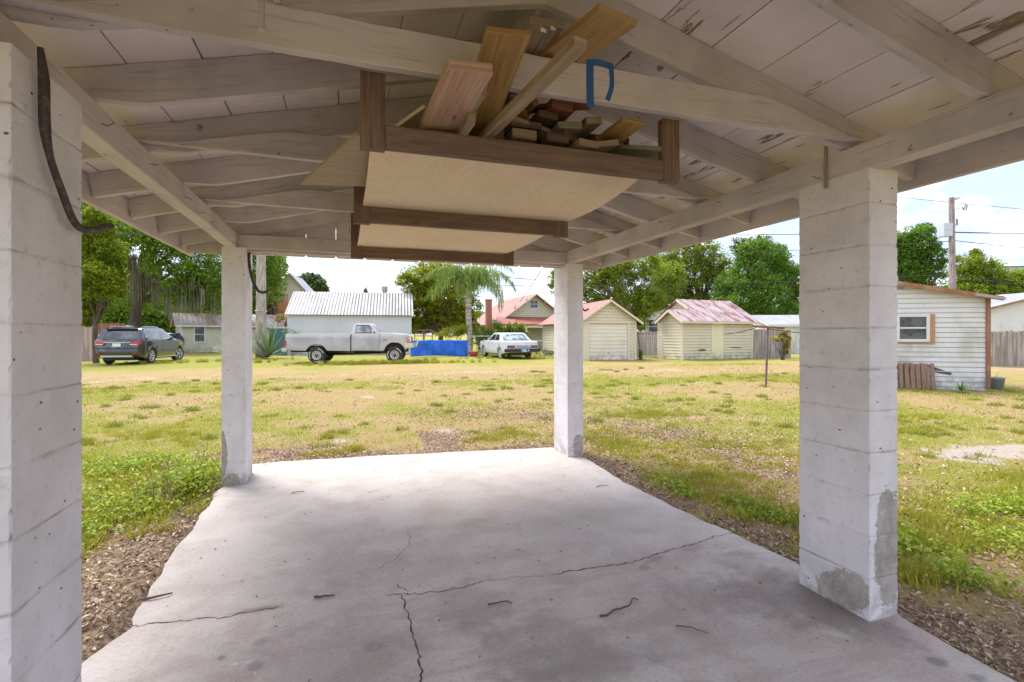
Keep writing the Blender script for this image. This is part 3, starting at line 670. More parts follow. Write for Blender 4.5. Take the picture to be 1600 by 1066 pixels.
# cracks: thin dark seams in the slab
M_CR = mat('crack_shadow', None, (.075, .06, .055), .95)
def crack(pts, wmax, seed, wmin=.0015, j=.012):
    random.seed(seed); P = []
    for a, b in zip(pts, pts[1:]):
        L = math.dist(a, b); n = max(2, int(L/.022))
        for k in range(n):
            t = k/n; P.append((a[0]+(b[0]-a[0])*t+random.uniform(-j, j), a[1]+(b[1]-a[1])*t+random.uniform(-j, j)))
    P.append(pts[-1]); vs = []
    for i, p in enumerate(P):
        q0 = P[max(0, i-1)]; q1 = P[min(len(P)-1, i+1)]; d = Vector((q1[0]-q0[0], q1[1]-q0[1])).normalized(); nrm = Vector((-d.y, d.x))
        w_ = 1.35*random.uniform(wmin, wmax)*(1 if 0 < i < len(P)-1 else .2)
        vs += [(p[0]+nrm.x*w_/2, p[1]+nrm.y*w_/2, .0012), (p[0]-nrm.x*w_/2, p[1]-nrm.y*w_/2, .0012)]
    mb = MB(); mb.add(vs, [(2*i, 2*i+1, 2*i+3, 2*i+2) for i in range(len(P)-1)]); mb.build('crack', M_CR, slab)
crack([(2.605, 2.863), (2.43, 2.85), (2.241, 2.801), (1.954, 2.75), (1.80, 2.72), (1.652, 2.679), (1.381, 2.699), (1.133, 2.697)], .009, 1)
crack([(.744, 2.747), (.62, 2.715), (.536, 2.712), (.399, 2.722), (.289, 2.737), (.201, 2.766)], .006, 2)
crack([(-.304, 2.815), (-.437, 2.815), (-.561, 2.796), (-.761, 2.834), (-.98, 2.844)], .008, 3)
crack([(.293, 2.75), (.294, 2.603), (.301, 2.48), (.296, 2.319), (.311, 2.217), (.292, 2.027), (.29, 1.7)], .008, 4, .003, .009)
crack([(.417, 3.617), (.425, 3.5), (.412, 3.389), (.333, 3.231), (.187, 3.08)], .003, 5)
crack([(.27, 2.86), (.31, 2.80), (.33, 2.76)], .006, 6)
crack([(1.1, 2.7), (.95, 2.73), (.76, 2.745)], .002, 7)
# fallen twigs
M_TWIG = mat('twig_bark', None, (.12, .075, .055), .9)
def twig(pts, r, label):
    c = Vector(pts[0]); mb = MB(); q = [Vector(p)-c for p in smooth(pts, 5)]
    q = [p+Vector((random.uniform(-.004, .004), random.uniform(-.004, .004), random.uniform(0, .003))) for p in q]
    mb.tube(q, list(np.linspace(r, r*.5, len(q))), 6)
    return single('fallen_twig', mb, M_TWIG, label, 'twig', c, 'twigs on the slab')
twig([(1.19, 2.21, .006), (1.23, 2.20, .012), (1.29, 2.235, .008), (1.38, 2.245, .010), (1.43, 2.30, .008), (1.455, 2.285, .006)], .006, 'largest crooked twig on the concrete, right of the dark stain')
twig([(.70, 2.495, .006), (.75, 2.485, .009), (.80, 2.49, .006), (.82, 2.455, .006)], .005, 'short twig on the concrete beside the brown stain')
twig([(-.15, 2.845, .006), (-.10, 2.838, .008), (-.05, 2.835, .005)], .007, 'stubby dark twig on the concrete left of the crack junction')
twig([(-.44, 4.77, .005), (-.39, 4.80, .008), (-.33, 4.79, .005)], .004, 'thin pale twig on the concrete near the far left pillar')
twig([(1.50, 2.03, .005), (1.56, 1.98, .008), (1.60, 1.93, .005)], .003, 'hair-thin twig on the concrete below the largest twig')
twig([(2.18, 4.1, .005), (2.24, 4.12, .008), (2.3, 4.1, .005)], .004, 'small twig on the concrete near its right edge')
twig([(-1.0, 3.1, .008), (-.93, 3.105, .012), (-.87, 3.13, .008)], .008, 'dark twig at the left edge of the concrete by the leaf litter')
# crumbs
def scatter_bits():
    n = 260; x = rng.uniform(-1, 2.5, n); y = rng.uniform(1.4, 5.6, n)**1; P = np.stack([x, y, np.full(n, .004)], 1)
    return leafmesh('leaf_crumbs', P, rng.uniform(.008, .022, n), leafmat('crumb', (.09, .06, .045), (.25, .17, .12), tr=0), up=3, kind='stuff')
tag(scatter_bits(), 'dark crumbs of leaf and grit scattered over the concrete', 'debris')

# ============================================================ leaf litter, grass, weeds
def keep(x, y): return (dist_slab(x, y) > .015)
def vis(x, y):
    F_ = np.array([.3161, .9487]); dd = x*F_[0]+y*F_[1]; ll = x*F_[1]-y*F_[0]; return (dd > .8) & (np.abs(ll/np.maximum(dd, .1)) < 1.22)
def sample(n, x0, x1, y0, y1, fn):
    x = rng.uniform(x0, x1, n); y = rng.uniform(y0, y1, n); p = fn(x, y); k = (rng.random(n) < p) & keep(x, y) & vis(x, y); return x[k], y[k]
x, y = sample(330000, -3.2, 8.5, 1.2, 9.5, lambda x, y: masks(x, y)[2]*.42+.13*(x > 1)*sstep(6.5, .5, dist_slab(x, y))*(.3+1.4*fbm(x, y, 1.4, 3, 6))+.03*(x < 1)*sstep(3.5, .5, dist_slab(x, y)))
P = np.stack([x, y, gh(x, y)+rng.uniform(.004, .03, len(x))], 1)
lt = leafmesh('leaf_litter', P, rng.uniform(.014, .052, len(x))*rng.uniform(.7, 1.1, len(x)), leafmat('dead_leaf', (.24, .14, .09), (.50, .35, .24), (.66, .54, .43), tr=.05, rough=.7), up=1.6, asp=.42, kind='stuff')
tag(lt, 'brown fallen oak leaves lying in drifts along the slab edge', 'leaf litter')
def blades(name, x, y, h, wd, m, label, lean=.5):
    n = len(x); z = gh(x, y)-.003; a = rng.uniform(0, 2*np.pi, n); b = rng.uniform(0, 2*np.pi, n); ln = rng.random(n)*lean*h
    base = np.stack([x, y, z], 1); s = np.stack([np.cos(a), np.sin(a), np.zeros(n)], 1)*(wd/2)[:, None]
    tip = base+np.stack([np.cos(b)*ln, np.sin(b)*ln, h], 1)
    V = np.stack([base-s, base+s, tip], 1).reshape(-1, 3)
    o = rawmesh(name, V, 3, m, None, np.repeat(rng.random(n)*.7+.3*fbm(x, y, 2., 3, 4), 3), 'stuff'); return tag(o, label, 'grass')
G1 = leafmat('grass_blade', (.22, .25, .03), (.46, .42, .06), (.66, .55, .18), tr=.35)
G2 = leafmat('dry_blade', (.36, .28, .12), (.58, .46, .24), (.66, .56, .40), tr=.25)
x, y = sample(900000, -10, 18, 1.2, 18, lambda x, y: np.clip(masks(x, y)[0]-.28, 0, 1)*np.clip(5.5/np.hypot(x, y), .12, 1)*(1-masks(x, y)[1]))
d = np.hypot(x, y); blades('lawn_grass', x, y, rng.uniform(.012, .05, len(x))*(1+.02*d), rng.uniform(.003, .006, len(x))*(1+.12*d), G1, 'short yellow-green lawn grass growing in patches across the yard', 1.2)
x, y = sample(600000, -10, 18, 1.2, 18, lambda x, y: np.clip(.95-masks(x, y)[0], 0.1, 1)*np.clip(4.2/np.hypot(x, y), .1, 1)*(1-masks(x, y)[1])*(1-.6*masks(x, y)[2]))
d = np.hypot(x, y); blades('dry_grass', x, y, rng.uniform(.006, .03, len(x))*(1+.02*d), rng.uniform(.003, .005, len(x))*(1+.12*d), G2, 'dry straw-coloured grass between the green patches', 2.2)
# tufts
def tufts(spec, m, name, label, cat='grass'):
    xs, ys, hs = [], [], []
    for (cx, cy, rx, ry, n, h) in spec:
        nc = max(2, n//60); ccx = cx+rng.normal(size=nc)*rx*.55; ccy = cy+rng.normal(size=nc)*ry*.55; k = rng.integers(0, nc, n)
        x = ccx[k]+rng.normal(size=n)*.05; y = ccy[k]+rng.normal(size=n)*.05; xs.append(x); ys.append(y); hs.append(rng.uniform(.35, 1, n)*h)
    x, y, h = map(np.concatenate, (xs, ys, hs)); k = keep(x, y); x, y, h = x[k], y[k], h[k]; d = np.hypot(x, y)
    return blades(name, x, y, h, rng.uniform(.004, .009, len(x))*(1+.05*d), m, label, .9)
tufts([(3.9, 2.5, .7, .5, 5200, .075), (4.6, 2.3, .8, .5, 5200, .075), (3.2, 3.2, .4, .5, 3000, .065), (3.05, 3.9, .35, .6, 2800, .06), (5.2, 7.6, .8, .3, 2500, .09), (6.6, 3.1, .6, .3, 2000, .08), (3.3, 5.5, .5, .5, 2500, .07), (3.4, 6.3, .7, .5, 2600, .08),
       (-.1, 6.35, .25, .1, 700, .07), (.1, 6.5, .12, .08, 400, .09), (-.25, 7.4, .1, .1, 250, .1), (1.8, 6.6, .3, .15, 700, .07), (2.2, 6.8, .4, .2, 900, .08), (-1.8, 5.8, .6, .6, 3000, .10), (-1.7, 4.9, .5, .6, 5000, .12), (-1.75, 3.8, .2, .5, 2200, .10), (5.6, 4.6, 1.2, .5, 2600, .07), (8.0, 5.2, .7, .15, 900, .1), (8.8, 6.0, 1.5, .3, 1500, .09), (3.15, 2.0, .15, .15, 500, .12), (5.5, 2.7, .6, .3, 2500, .12),
       (3.6, 4.3, .6, .6, 2600, .07), (4.3, 5.2, .8, .7, 2400, .07), (-3.2, 6.5, .9, .8, 2500, .09), (-2.4, 8.2, .9, .9, 2000, .08)], G1, 'grass_tufts', 'taller bright green tufts of grass around the pillars and slab')
tufts([(1.6, 22.6, 3.6, .22, 5200, .20), (1.6, 22.9, 3.4, .35, 3000, .26), (3.9, 23.3, .35, .2, 500, .34), (7.6, 26, 1.6, .8, 1600, .14), (-7, 27, 2.5, .6, 1500, .22), (-4.3, 25.5, 1, .4, 900, .28), (13.5, 8.9, .8, .2, 500, .14), (15.2, 8.0, .5, .15, 250, .12), (10.3, 10.25, .2, .15, 120, .12), (9.5, 25.3, 1, .5, 500, .2), (16, 24, .8, 1, 700, .2)], G1, 'tall_grass', 'uncut green grass growing under the parked vehicles and fences')
sp = []
for k in range(420):
    a, b = random.uniform(-9, 15), random.uniform(2, 17)**1.0
    if masks(np.array(a), np.array(b))[0] > .12: sp.append((a, b, random.uniform(.05, .22), random.uniform(.04, .16), random.randint(60, 200), random.uniform(.05, .11)))
tufts(sp, leafmat('mixed_blade', (.12, .17, .02), (.34, .36, .05), (.55, .45, .18), tr=.3), 'scattered_tufts', 'small darker grass tufts dotted over the whole lawn')
x, y = sample(60000, -9, 15, 2, 16, lambda x, y: np.clip(fbm(x, y, .8, 4, 21)*2.4-.9, 0, 1)*np.clip(5/np.hypot(x, y), .2, 1)); P = np.stack([x, y, gh(x, y)+.012], 1)
tag(leafmesh('lawn_debris', P, rng.uniform(.02, .05, len(x))*(1+.04*np.hypot(x, y)), MATS['dead_leaf'], up=1.6, asp=.42, kind='stuff'), 'dead leaves blown thinly across the lawn', 'leaf litter')
# broadleaf weeds by the left edge and round the right pillar
def weeds(spec, name, label):
    Ps, Ss = [], []
    for (cx, cy, rx, ry, n, h) in spec:
        nc = n//22; a = rng.normal(size=(nc, 2))*[rx*.6, ry*.6]+[cx, cy]; k = rng.integers(0, nc, n); t = rng.random(n)**.7; hh = rng.uniform(.4, 1, nc)[k]*h
        x = a[k, 0]+rng.normal(size=n)*.035*(1+t); y = a[k, 1]+rng.normal(size=n)*.035*(1+t); ok = dist_slab(x, y) > .02
        Ps.append(np.stack([x, y, gh(x, y)+.01+t*hh], 1)[ok]); Ss.append(rng.uniform(.02, .05, n)[ok])
    o = leafmesh(name, np.concatenate(Ps), np.concatenate(Ss), leafmat('weed_leaf', (.15, .24, .02), (.38, .46, .05), (.58, .58, .14), tr=.4), up=.7, asp=.62, kind='stuff'); return tag(o, label, 'weeds')
weeds([(-1.55, 4.9, .35, .5, 1900, .13), (-1.8, 4.0, .18, .45, 900, .13), (-1.75, 3.4, .15, .3, 1100, .2), (-1.35, 5.3, .2, .35, 3000, .26), (-2.4, 5.2, .5, .7, 1500, .11), (-2.1, 6.3, .5, .4, 2600, .12)], 'broadleaf_weeds', 'lush bright green weeds beside the near left pillar')
weeds([(3.5, 2.45, .35, .3, 900, .09), (3.12, 3.15, .15, .3, 600, .07), (4.5, 2.1, .6, .4, 1300, .08), (3.35, 1.95, .1, .1, 350, .12), (5.2, 2.6, .5, .2, 1500, .11), (2.9, 3.9, .1, .3, 420, .08)], 'broadleaf_weeds', 'green weeds among the dead leaves round the near right pillar')
mb = MB()
for k in range(46):
    x = random.uniform(-1.62, -1.25); y = random.uniform(4.7, 5.6); h = random.uniform(.15, .42); z = GZ(x, y); a = random.uniform(0, 6.3)
    mb.tube([(x, y, z), (x+.03*math.cos(a), y+.03*math.sin(a), z+h*.6), (x+.09*math.cos(a), y+.09*math.sin(a), z+h)], [.003, .0025, .001], 4)
o = mb.build('weed_stalks', mat('dry_stalk', None, (.28, .17, .12), .9), kind='stuff'); tag(o, 'tall brown stalks standing in the weeds by the far left pillar', 'weeds')
# ============================================================ placing far things: photo column and depth -> ground position
def at(col, d):
    u = (col-800)/786.6; return (d*(.3161+u*.9487), d*(.9487-u*.3161))
def zz(row, d): return 1.392+(522.7-row)/786.6*d

# ============================================================ trees
def rand_in_ball(n):
    v = rng.normal(size=(n, 3)); v /= np.linalg.norm(v, axis=1)[:, None]; return v*(rng.random(n)**.42)[:, None]
def tree(name, label, base, d, ells, n, ls, lm, trunk, barkm, group=None, cat='tree', cl=.2, dep=.8, perell=14, limbs=True, asp=.6, moss=None):
    bx, by = base; bz = GZ(bx, by); t = thing(name, label, cat, (bx, by, bz), 0, group)
    C = []; Rr = []
    area = sum(e[2]*e[3] for e in ells); P, S, A = [], [], []
    for (c, r, rx, ry, dd) in ells:
        dc = d+dd; x, y = at(c, dc); z = zz(r, dc); a, b = rx*dc/786.6, ry*dc/786.6
        k = int(perell*3.2*max(1, (rx*ry)/1500)); q = rand_in_ball(k); cc = np.array([x, y, z])+q*[a, a*dep, b]
        C.append(cc); rr = cl*.95*(a*b)**.5*rng.uniform(.45, 1.35, k); m_ = int(n*rx*ry/area); j = rng.integers(0, k, m_)
        g = rng.normal(size=(m_, 3)); g *= (rng.random(m_)**.5/np.linalg.norm(g, axis=1))[:, None]
        pp = cc[j]+g*rr[j][:, None]*[1.25, 1.25, .85]; nf = int(m_*.33); pp[:nf] = np.array([x, y, z])+rand_in_ball(nf)*[a, a*dep, b]*1.08; P.append(pp); tone = np.clip(rng.random(m_)*.55+rng.random(k)[j]*.45, 0, 1); A.append(tone)
    P = np.concatenate(P); A = np.concatenate(A); C = np.concatenate(C)
    P[:, 2] = np.maximum(P[:, 2], bz+.2)
    leafmesh('crown', P, rng.uniform(.6, 1.4, len(P))*ls*1.12, lm, t, .4, A, asp)
    mb = MB(); r0, h = trunk; wob = r0*.6
    top = Vector((bx+random.uniform(-wob, wob), by, bz+h)); mid = Vector((bx+random.uniform(-wob, wob), by, bz+h*.5))
    mb.tube(smooth([(bx, by, bz-.2), (bx, by, bz+.1), mid, top], 5), list(np.linspace(r0*1.25, r0*.75, 16)), 12)
    if limbs:
        idx = rng.permutation(len(C))[:min(len(C), 34)]
        for i in idx:
            e = Vector(C[i]); s_ = mid.lerp(top, random.uniform(.3, 1)); m1 = s_.lerp(e, .5)+Vector((random.uniform(-1, 1), random.uniform(-1, 1), random.uniform(-.2, .8)))*(e-s_).length*.12
            pts = smooth([s_, m1, e], 5); mb.tube(pts, list(np.linspace(r0*.42, r0*.05, len(pts))), 6, cap=False)
    mb.build('trunk', barkm, t, True)
    return t, C
def f_bark(c):
    return lambda nt: {'Base Color': nt.mix(nt.mr(nt.noise(nt.coord('Object', scale=(6, 6, 1)), 2, 6, .65), .35, .65), tuple(v*.5 for v in c), c), 'Normal': nt.bump(nt.noise(nt.coord('Object', scale=(9, 9, 1.5)), 2, 5), .6, .05)}
BK = mat('oak_bark', f_bark((.15, .115, .09)), rough=.95); BK2 = mat('grey_bark', f_bark((.30, .26, .21)), rough=.95)
L_OAK = leafmat('oak_leaf', (.07, .14, .015), (.21, .34, .035), (.40, .50, .08), tr=.35)
L_LIT = leafmat('sunny_leaf', (.11, .18, .015), (.32, .40, .04), (.52, .56, .10), tr=.4)
L_YEL = leafmat('yellow_green_leaf', (.13, .18, .015), (.40, .44, .03), (.55, .40, .07), tr=.4)
L_GRN = leafmat('fresh_green_leaf', (.06, .15, .02), (.19, .34, .04), (.36, .48, .10), tr=.35)
L_PINE = leafmat('dull_leaf', (.05, .085, .03), (.15, .20, .07), (.28, .31, .14), tr=.25)
# live oak behind the dark car, hung with moss
ox, oy = at(217, 40)
t, C = tree('live_oak', 'huge live oak hung with grey moss behind the black car', (ox, oy), 40,
    [(165, 350, 60, 45, -2), (240, 330, 70, 45, 0), (325, 350, 80, 45, 0), (395, 400, 45, 45, 2), (160, 420, 45, 40, -1), (290, 415, 60, 38, -4), (350, 440, 55, 36, 0), (180, 290, 90, 50, 0), (320, 280, 90, 50, 1),
     (425, 430, 22, 50, 4), (300, 455, 45, 26, -3), (145, 480, 25, 22, -2), (185, 455, 40, 30, 2), (205, 362, 60, 30, -5), (265, 375, 45, 26, -5), (150, 385, 40, 34, -4), (250, 470, 40, 24, 3), (330, 470, 40, 20, 2)], 95000, .18, L_OAK, (.42, 5.6), BK, cl=.20, perell=22)
def moss(parent, spots, name='hanging_moss'):
    Vs = []
    for (c, r, w_, h_, d, n) in spots:
        for k in range(n):
            cc = c+random.gauss(0, w_*.45); dd = d+random.uniform(-1.2, 1.2); x, y = at(cc, dd); z = zz(r+random.uniform(-12, 8), dd); L = random.uniform(.35, 1)*h_*dd/786.6; wd = random.uniform(.02, .05)
            a = random.uniform(0, 3.14); sx, sy = math.cos(a)*wd, math.sin(a)*wd; m_ = 5; ox_, oy_ = 0, 0; prev = None
            for i in range(m_+1):
                t_ = i/m_; ox_ += random.uniform(-.03, .03); oy_ += random.uniform(-.03, .03); f_ = (1-t_*.85); q = [(x+ox_-sx*f_, y+oy_-sy*f_, z-L*t_), (x+ox_+sx*f_, y+oy_+sy*f_, z-L*t_)]
                if prev: Vs += [prev[0], prev[1], q[1], q[0]]
                prev = q
    return rawmesh(name, np.array(Vs), 4, leafmat('spanish_moss', (.17, .16, .12), (.33, .31, .25), tr=.2, rough=.9), parent, rng.random(len(Vs)))
moss(t, [(212, 408, 16, 75, 38, 150), (230, 400, 14, 70, 38.5, 130), (245, 430, 10, 60, 38.5, 70), (285, 448, 16, 60, 37, 130), (262, 455, 12, 50, 38, 60), (310, 455, 14, 50, 37, 80), (150, 470, 10, 40, 39, 30), (335, 465, 10, 35, 38, 30), (200, 385, 16, 40, 38, 50), (300, 440, 25, 45, 36.5, 70)])
tree('citrus_tree', 'small yellow-green tree at the far left, in front of the mossy oak', at(150, 24), 24, [(140, 470, 22, 26, 0), (152, 440, 30, 30, -1), (165, 400, 30, 30, 0), (140, 390, 26, 30, 0), (178, 440, 18, 28, 0), (150, 350, 26, 30, 0), (135, 500, 10, 10, 0)], 16000, .13, leafmat('citrus_leaf', (.09, .15, .01), (.25, .32, .02), (.50, .50, .03), tr=.45), (.12, 2.5), BK, cl=.28)
tree('shade_tree', 'dark green tree behind the utility pole, beside the tall gabled house', at(430, 50), 50, [(425, 430, 22, 40, 0), (405, 460, 22, 32, 0), (420, 395, 18, 20, 0), (380, 450, 30, 36, 0)], 22000, .2, L_OAK, (.25, 4), BK)
tree('round_pine', 'distant rounded tree rising above the left end of the tin roof', at(485, 90), 90, [(485, 447, 26, 17, 0), (470, 452, 16, 12, 0), (500, 453, 14, 12, 0), (486, 434, 15, 8, 0)], 9000, .40, L_PINE, (.3, 7), BK)
tree('tiny_treetop', 'tiny far treetop peeking over the middle of the tin roof', at(571, 95), 95, [(571, 456, 4, 6, 0), (571, 468, 7, 10, 0)], 400, .4, L_PINE, (.2, 5), BK, limbs=False)
tree('bushy_tree', 'bushy yellow-green tree between the tin-roofed shed and the palm', at(688, 37), 37, [(650, 440, 30, 24, 0), (690, 450, 45, 40, 1), (660, 480, 32, 30, 0), (700, 490, 40, 30, 1), (724, 480, 28, 34, 2), (675, 420, 34, 12, 1), (725, 440, 30, 30, 3), (655, 508, 18, 12, 0), (738, 512, 14, 10, 2)], 42000, .16, L_YEL, (.2, 1.7), BK, cl=.22, perell=14)
# trees behind the garages
tree('spreading_oak', 'pale spreading oak behind the single garage', at(985, 46), 46, [(930, 440, 26, 24, 0), (960, 425, 32, 26, 0), (1000, 415, 36, 26, 0), (975, 465, 32, 26, 0), (1010, 470, 28, 26, 0), (925, 470, 18, 18, 0), (868, 440, 12, 22, 0), (1000, 500, 18, 16, 0), (885, 425, 18, 18, 0), (1040, 440, 34, 34, 3), (950, 395, 50, 20, 3)], 46000, .17, L_LIT, (.3, 3.4), BK2, cl=.24)
tree('yellow_crowned_oak', 'yellow-tinted tree in the middle of the row behind the red roofed shed', at(1095, 54), 54, [(1080, 430, 42, 34, 0), (1050, 405, 32, 24, 0), (1110, 410, 38, 28, 0), (1130, 440, 28, 30, 0), (1070, 470, 36, 24, 0), (1035, 465, 26, 28, 0), (1100, 480, 40, 24, 0), (1040, 430, 26, 30, 0), (1090, 385, 34, 18, 0)], 42000, .19, leafmat('mid_yellow_leaf', (.12, .18, .02), (.34, .39, .05), (.56, .54, .10), tr=.4), (.3, 4), BK, cl=.22)
tree('large_green_tree', 'large fresh green tree at the right of the row behind the red roofed shed', at(1195, 46), 46, [(1190, 460, 44, 34, 0), (1225, 440, 34, 34, 2), (1160, 475, 26, 22, 0), (1170, 430, 30, 28, 0), (1205, 405, 30, 26, 2), (1230, 485, 20, 18, 0), (1180, 390, 26, 18, 0), (1205, 492, 28, 12, 0), (1250, 450, 30, 36, 2), (1165, 400, 20, 20, 0), (1140, 450, 26, 30, 4), (1130, 480, 26, 20, 3)], 50000, .18, L_GRN, (.35, 4), BK, cl=.2, perell=16)
tree('thin_topped_tree', 'sparse grey-green treetop above the fresh green tree', at(1195, 68), 68, [(1190, 385, 22, 20, 0), (1212, 400, 20, 20, 0), (1155, 385, 16, 14, 0), (1232, 425, 14, 18, 0)], 7000, .24, L_PINE, (.3, 8), BK, cl=.32)
tree('leafy_tree', 'tall green tree left of the utility pole with the transformer', at(1425, 52), 52, [(1430, 380, 34, 28, 0), (1415, 410, 30, 34, 0), (1455, 405, 22, 30, 0), (1440, 435, 34, 26, 0), (1395, 390, 24, 30, 0), (1445, 360, 14, 12, 0)], 36000, .19, L_GRN, (.35, 5), BK, cl=.2)
tree('yellowing_tree', 'yellow-green tree right of the utility pole with the transformer', at(1545, 48), 48, [(1510, 420, 28, 24, 0), (1540, 425, 30, 24, 0), (1570, 450, 34, 28, 0), (1510, 455, 34, 26, 0), (1600, 450, 34, 30, 0), (1535, 460, 34, 22, 0), (1525, 398, 12, 10, 0), (1620, 470, 40, 30, 0)], 38000, .18, L_LIT, (.3, 4), BK, cl=.24)
# far wood closing the horizon
P = []
for c, r, w_, h_ in ((160, 482, 60, 44), (260, 482, 60, 42), (350, 485, 60, 38), (430, 508, 40, 12), (660, 508, 40, 14), (760, 505, 50, 16), (850, 500, 40, 20), (1010, 500, 50, 24), (1110, 500, 60, 22), (1210, 500, 60, 22), (1420, 480, 60, 30), (1560, 490, 90, 26), (1700, 470, 90, 40), (60, 480, 60, 40), (-60, 475, 80, 45), (-220, 470, 110, 50), (-420, 465, 130, 55), (1880, 465, 120, 45), (2100, 460, 140, 50)):
    m_ = int(w_*h_*4); d_ = 78+rng.uniform(-4, 4, m_); cc = c+rng.uniform(-1, 1, m_)*w_; rr = r+rng.uniform(-1, 1, m_)*h_*(.7+.6*fbm(cc, cc*0, .06, 4, 9)); u = (cc-800)/786.6
    P.append(np.stack([d_*(.3161+u*.9487), d_*(.9487-u*.3161), 1.392+(522.7-rr)/786.6*d_], 1))
P = np.concatenate(P); P = P[P[:, 2] > 0]
o = leafmesh('far_wood', P, rng.uniform(.4, .9, len(P)), L_OAK, up=.3, kind='stuff'); tag(o, 'far band of dark trees closing the view along the horizon', 'woods')
def bush(name, label, c, d, ells, n, ls, lm, group=None):
    bx, by = at(c, d); bz = GZ(bx, by); P = []; t = thing(name, label, 'shrub', (bx, by, bz), 0, group); area = sum(e[2]*e[3] for e in ells); C = []
    for (cc, r, rx, ry) in ells:
        x, y = at(cc, d); z = zz(r, d); a, b = rx*d/786.6, ry*d/786.6; k = 9; q = np.array([x, y, z])+rand_in_ball(k)*[a, a*.7, b]; C.append(q); m_ = int(n*rx*ry/area)
        P.append(q[rng.integers(0, k, m_)]+rng.normal(size=(m_, 3))*[a*.2, a*.2, b*.2])
    P = np.concatenate(P); P[:, 2] = np.maximum(P[:, 2], bz+.04)
    leafmesh('foliage', P, rng.uniform(.6, 1.3, len(P))*ls, lm, t, .5)
    mb = MB()
    for q in np.concatenate(C)[::2 if ls > .08 else 9]: mb.tube([(bx+random.uniform(-.1, .1), by, bz), (bx*.5+q[0]*.5, by*.5+q[1]*.5, bz+(q[2]-bz)*.5), tuple(q)], [.03 if ls > .08 else .008, .015, .006], 5)
    mb.build('stem', BK, t, True); return t
bush('garden_bush', 'low leafy bush behind the right end of the blue tarp', 715, 33, [(700, 520, 20, 10), (718, 515, 18, 12)], 2200, .11, L_YEL)
bush('garden_bush', 'dark bush between the palm trunk and the white sedan', 760, 33, [(755, 518, 18, 14), (775, 512, 14, 14), (746, 532, 10, 12), (752, 540, 10, 10)], 3000, .11, L_GRN)
bush('banana_bush', 'bright yellow-green bush directly behind the white sedan roof', 808, 34, [(795, 515, 14, 10), (815, 515, 14, 12), (800, 525, 20, 8)], 2400, .16, L_LIT)
bush('small_shrub', 'small shrub with orange-tinged leaves beside the tall gabled house', 438, 35, [(440, 497, 10, 8), (447, 505, 6, 6)], 600, .12, leafmat('orange_leaf', (.20, .25, .04), (.50, .30, .12), tr=.3))
bush('small_shrub', 'thin sprig of leaves in front of the left end of the white shed', 458, 25.5, [(452, 518, 8, 4), (462, 520, 7, 3), (447, 526, 4, 6)], 320, .07, leafmat('grey_leaf', (.15, .22, .10), (.36, .42, .22), tr=.3))
bush('flower_vine', 'orange-green vine climbing over the grey fence behind the clothes post', 1223, 25.5, [(1213, 530, 12, 5), (1224, 524, 8, 9), (1231, 535, 7, 10), (1228, 548, 6, 8)], 2000, .10, leafmat('vine_leaf', (.20, .20, .05), (.48, .42, .12), (.60, .32, .15), tr=.3))
bush('bank_weeds', 'low scrub at the left side of the garage by the sedan', 850, 27.5, [(848, 549, 12, 5), (862, 552, 10, 4)], 700, .07, L_PINE)
bush('hedge_clump', 'green weeds growing in the gap beside the garage, by the wooden gate', 1001, 25.5, [(1001, 552, 5, 8), (1000, 505, 9, 8)], 600, .09, L_GRN)
def blade_plant(name, label, c, d, n, L, wd, lm, up=(.25, 1.2), droop=.35):
    bx, by = at(c, d); bz = GZ(bx, by); t = thing(name, label, 'plant', (bx, by, bz)); Vs = []; tn = []
    for k in range(n):
        a = random.uniform(0, 6.283); e = random.uniform(*up); l = L*random.uniform(.6, 1); dr = Vector((math.cos(a)*math.cos(e), math.sin(a)*math.cos(e), math.sin(e))); s = Vector((-math.sin(a), math.cos(a), 0)); prev = None; tt = random.random()
        for i in range(6):
            u_ = i/5; p_ = Vector((bx, by, bz+.05))+dr*l*u_-Vector((0, 0, droop*l*u_*u_*math.cos(e))); w_ = wd*(.6+.6*math.sin(min(u_*2, 1)*1.57))*(1-u_**2.2)*.5+.001; q = (p_-s*w_, p_+s*w_)
            if prev: Vs += [prev[0], prev[1], q[1], q[0]]; tn += [tt]*4
            prev = q
    Vs = np.array([tuple(v) for v in Vs]); Vs[:, 2] = np.maximum(Vs[:, 2], bz+.01); rawmesh('leaves', Vs, 4, lm, t, np.array(tn)); return t
L_AG = leafmat('agave_leaf', (.09, .15, .06), (.22, .30, .13), (.42, .45, .22), tr=.12, rough=.5)
blade_plant('agave', 'large spiky agave left of the far left pillar', 372, 26, 46, 2.1, .11, L_AG, (.12, 1.1), .25)
blade_plant('agave', 'large spiky agave at the foot of the concrete utility pole', 418, 27, 60, 2.2, .11, L_AG, (.2, 1.4), .22)
blade_plant('spider_lily', 'strappy green lily at the foot of the white weatherboard shed', 1502, 12.2, 34, .42, .022, L_GRN, (.2, 1.2), .5)
blade_plant('spider_lily', 'yellow-green lily leaves behind the grey bucket', 1549, 13.2, 18, .55, .03, L_LIT, (.5, 1.4), .5)
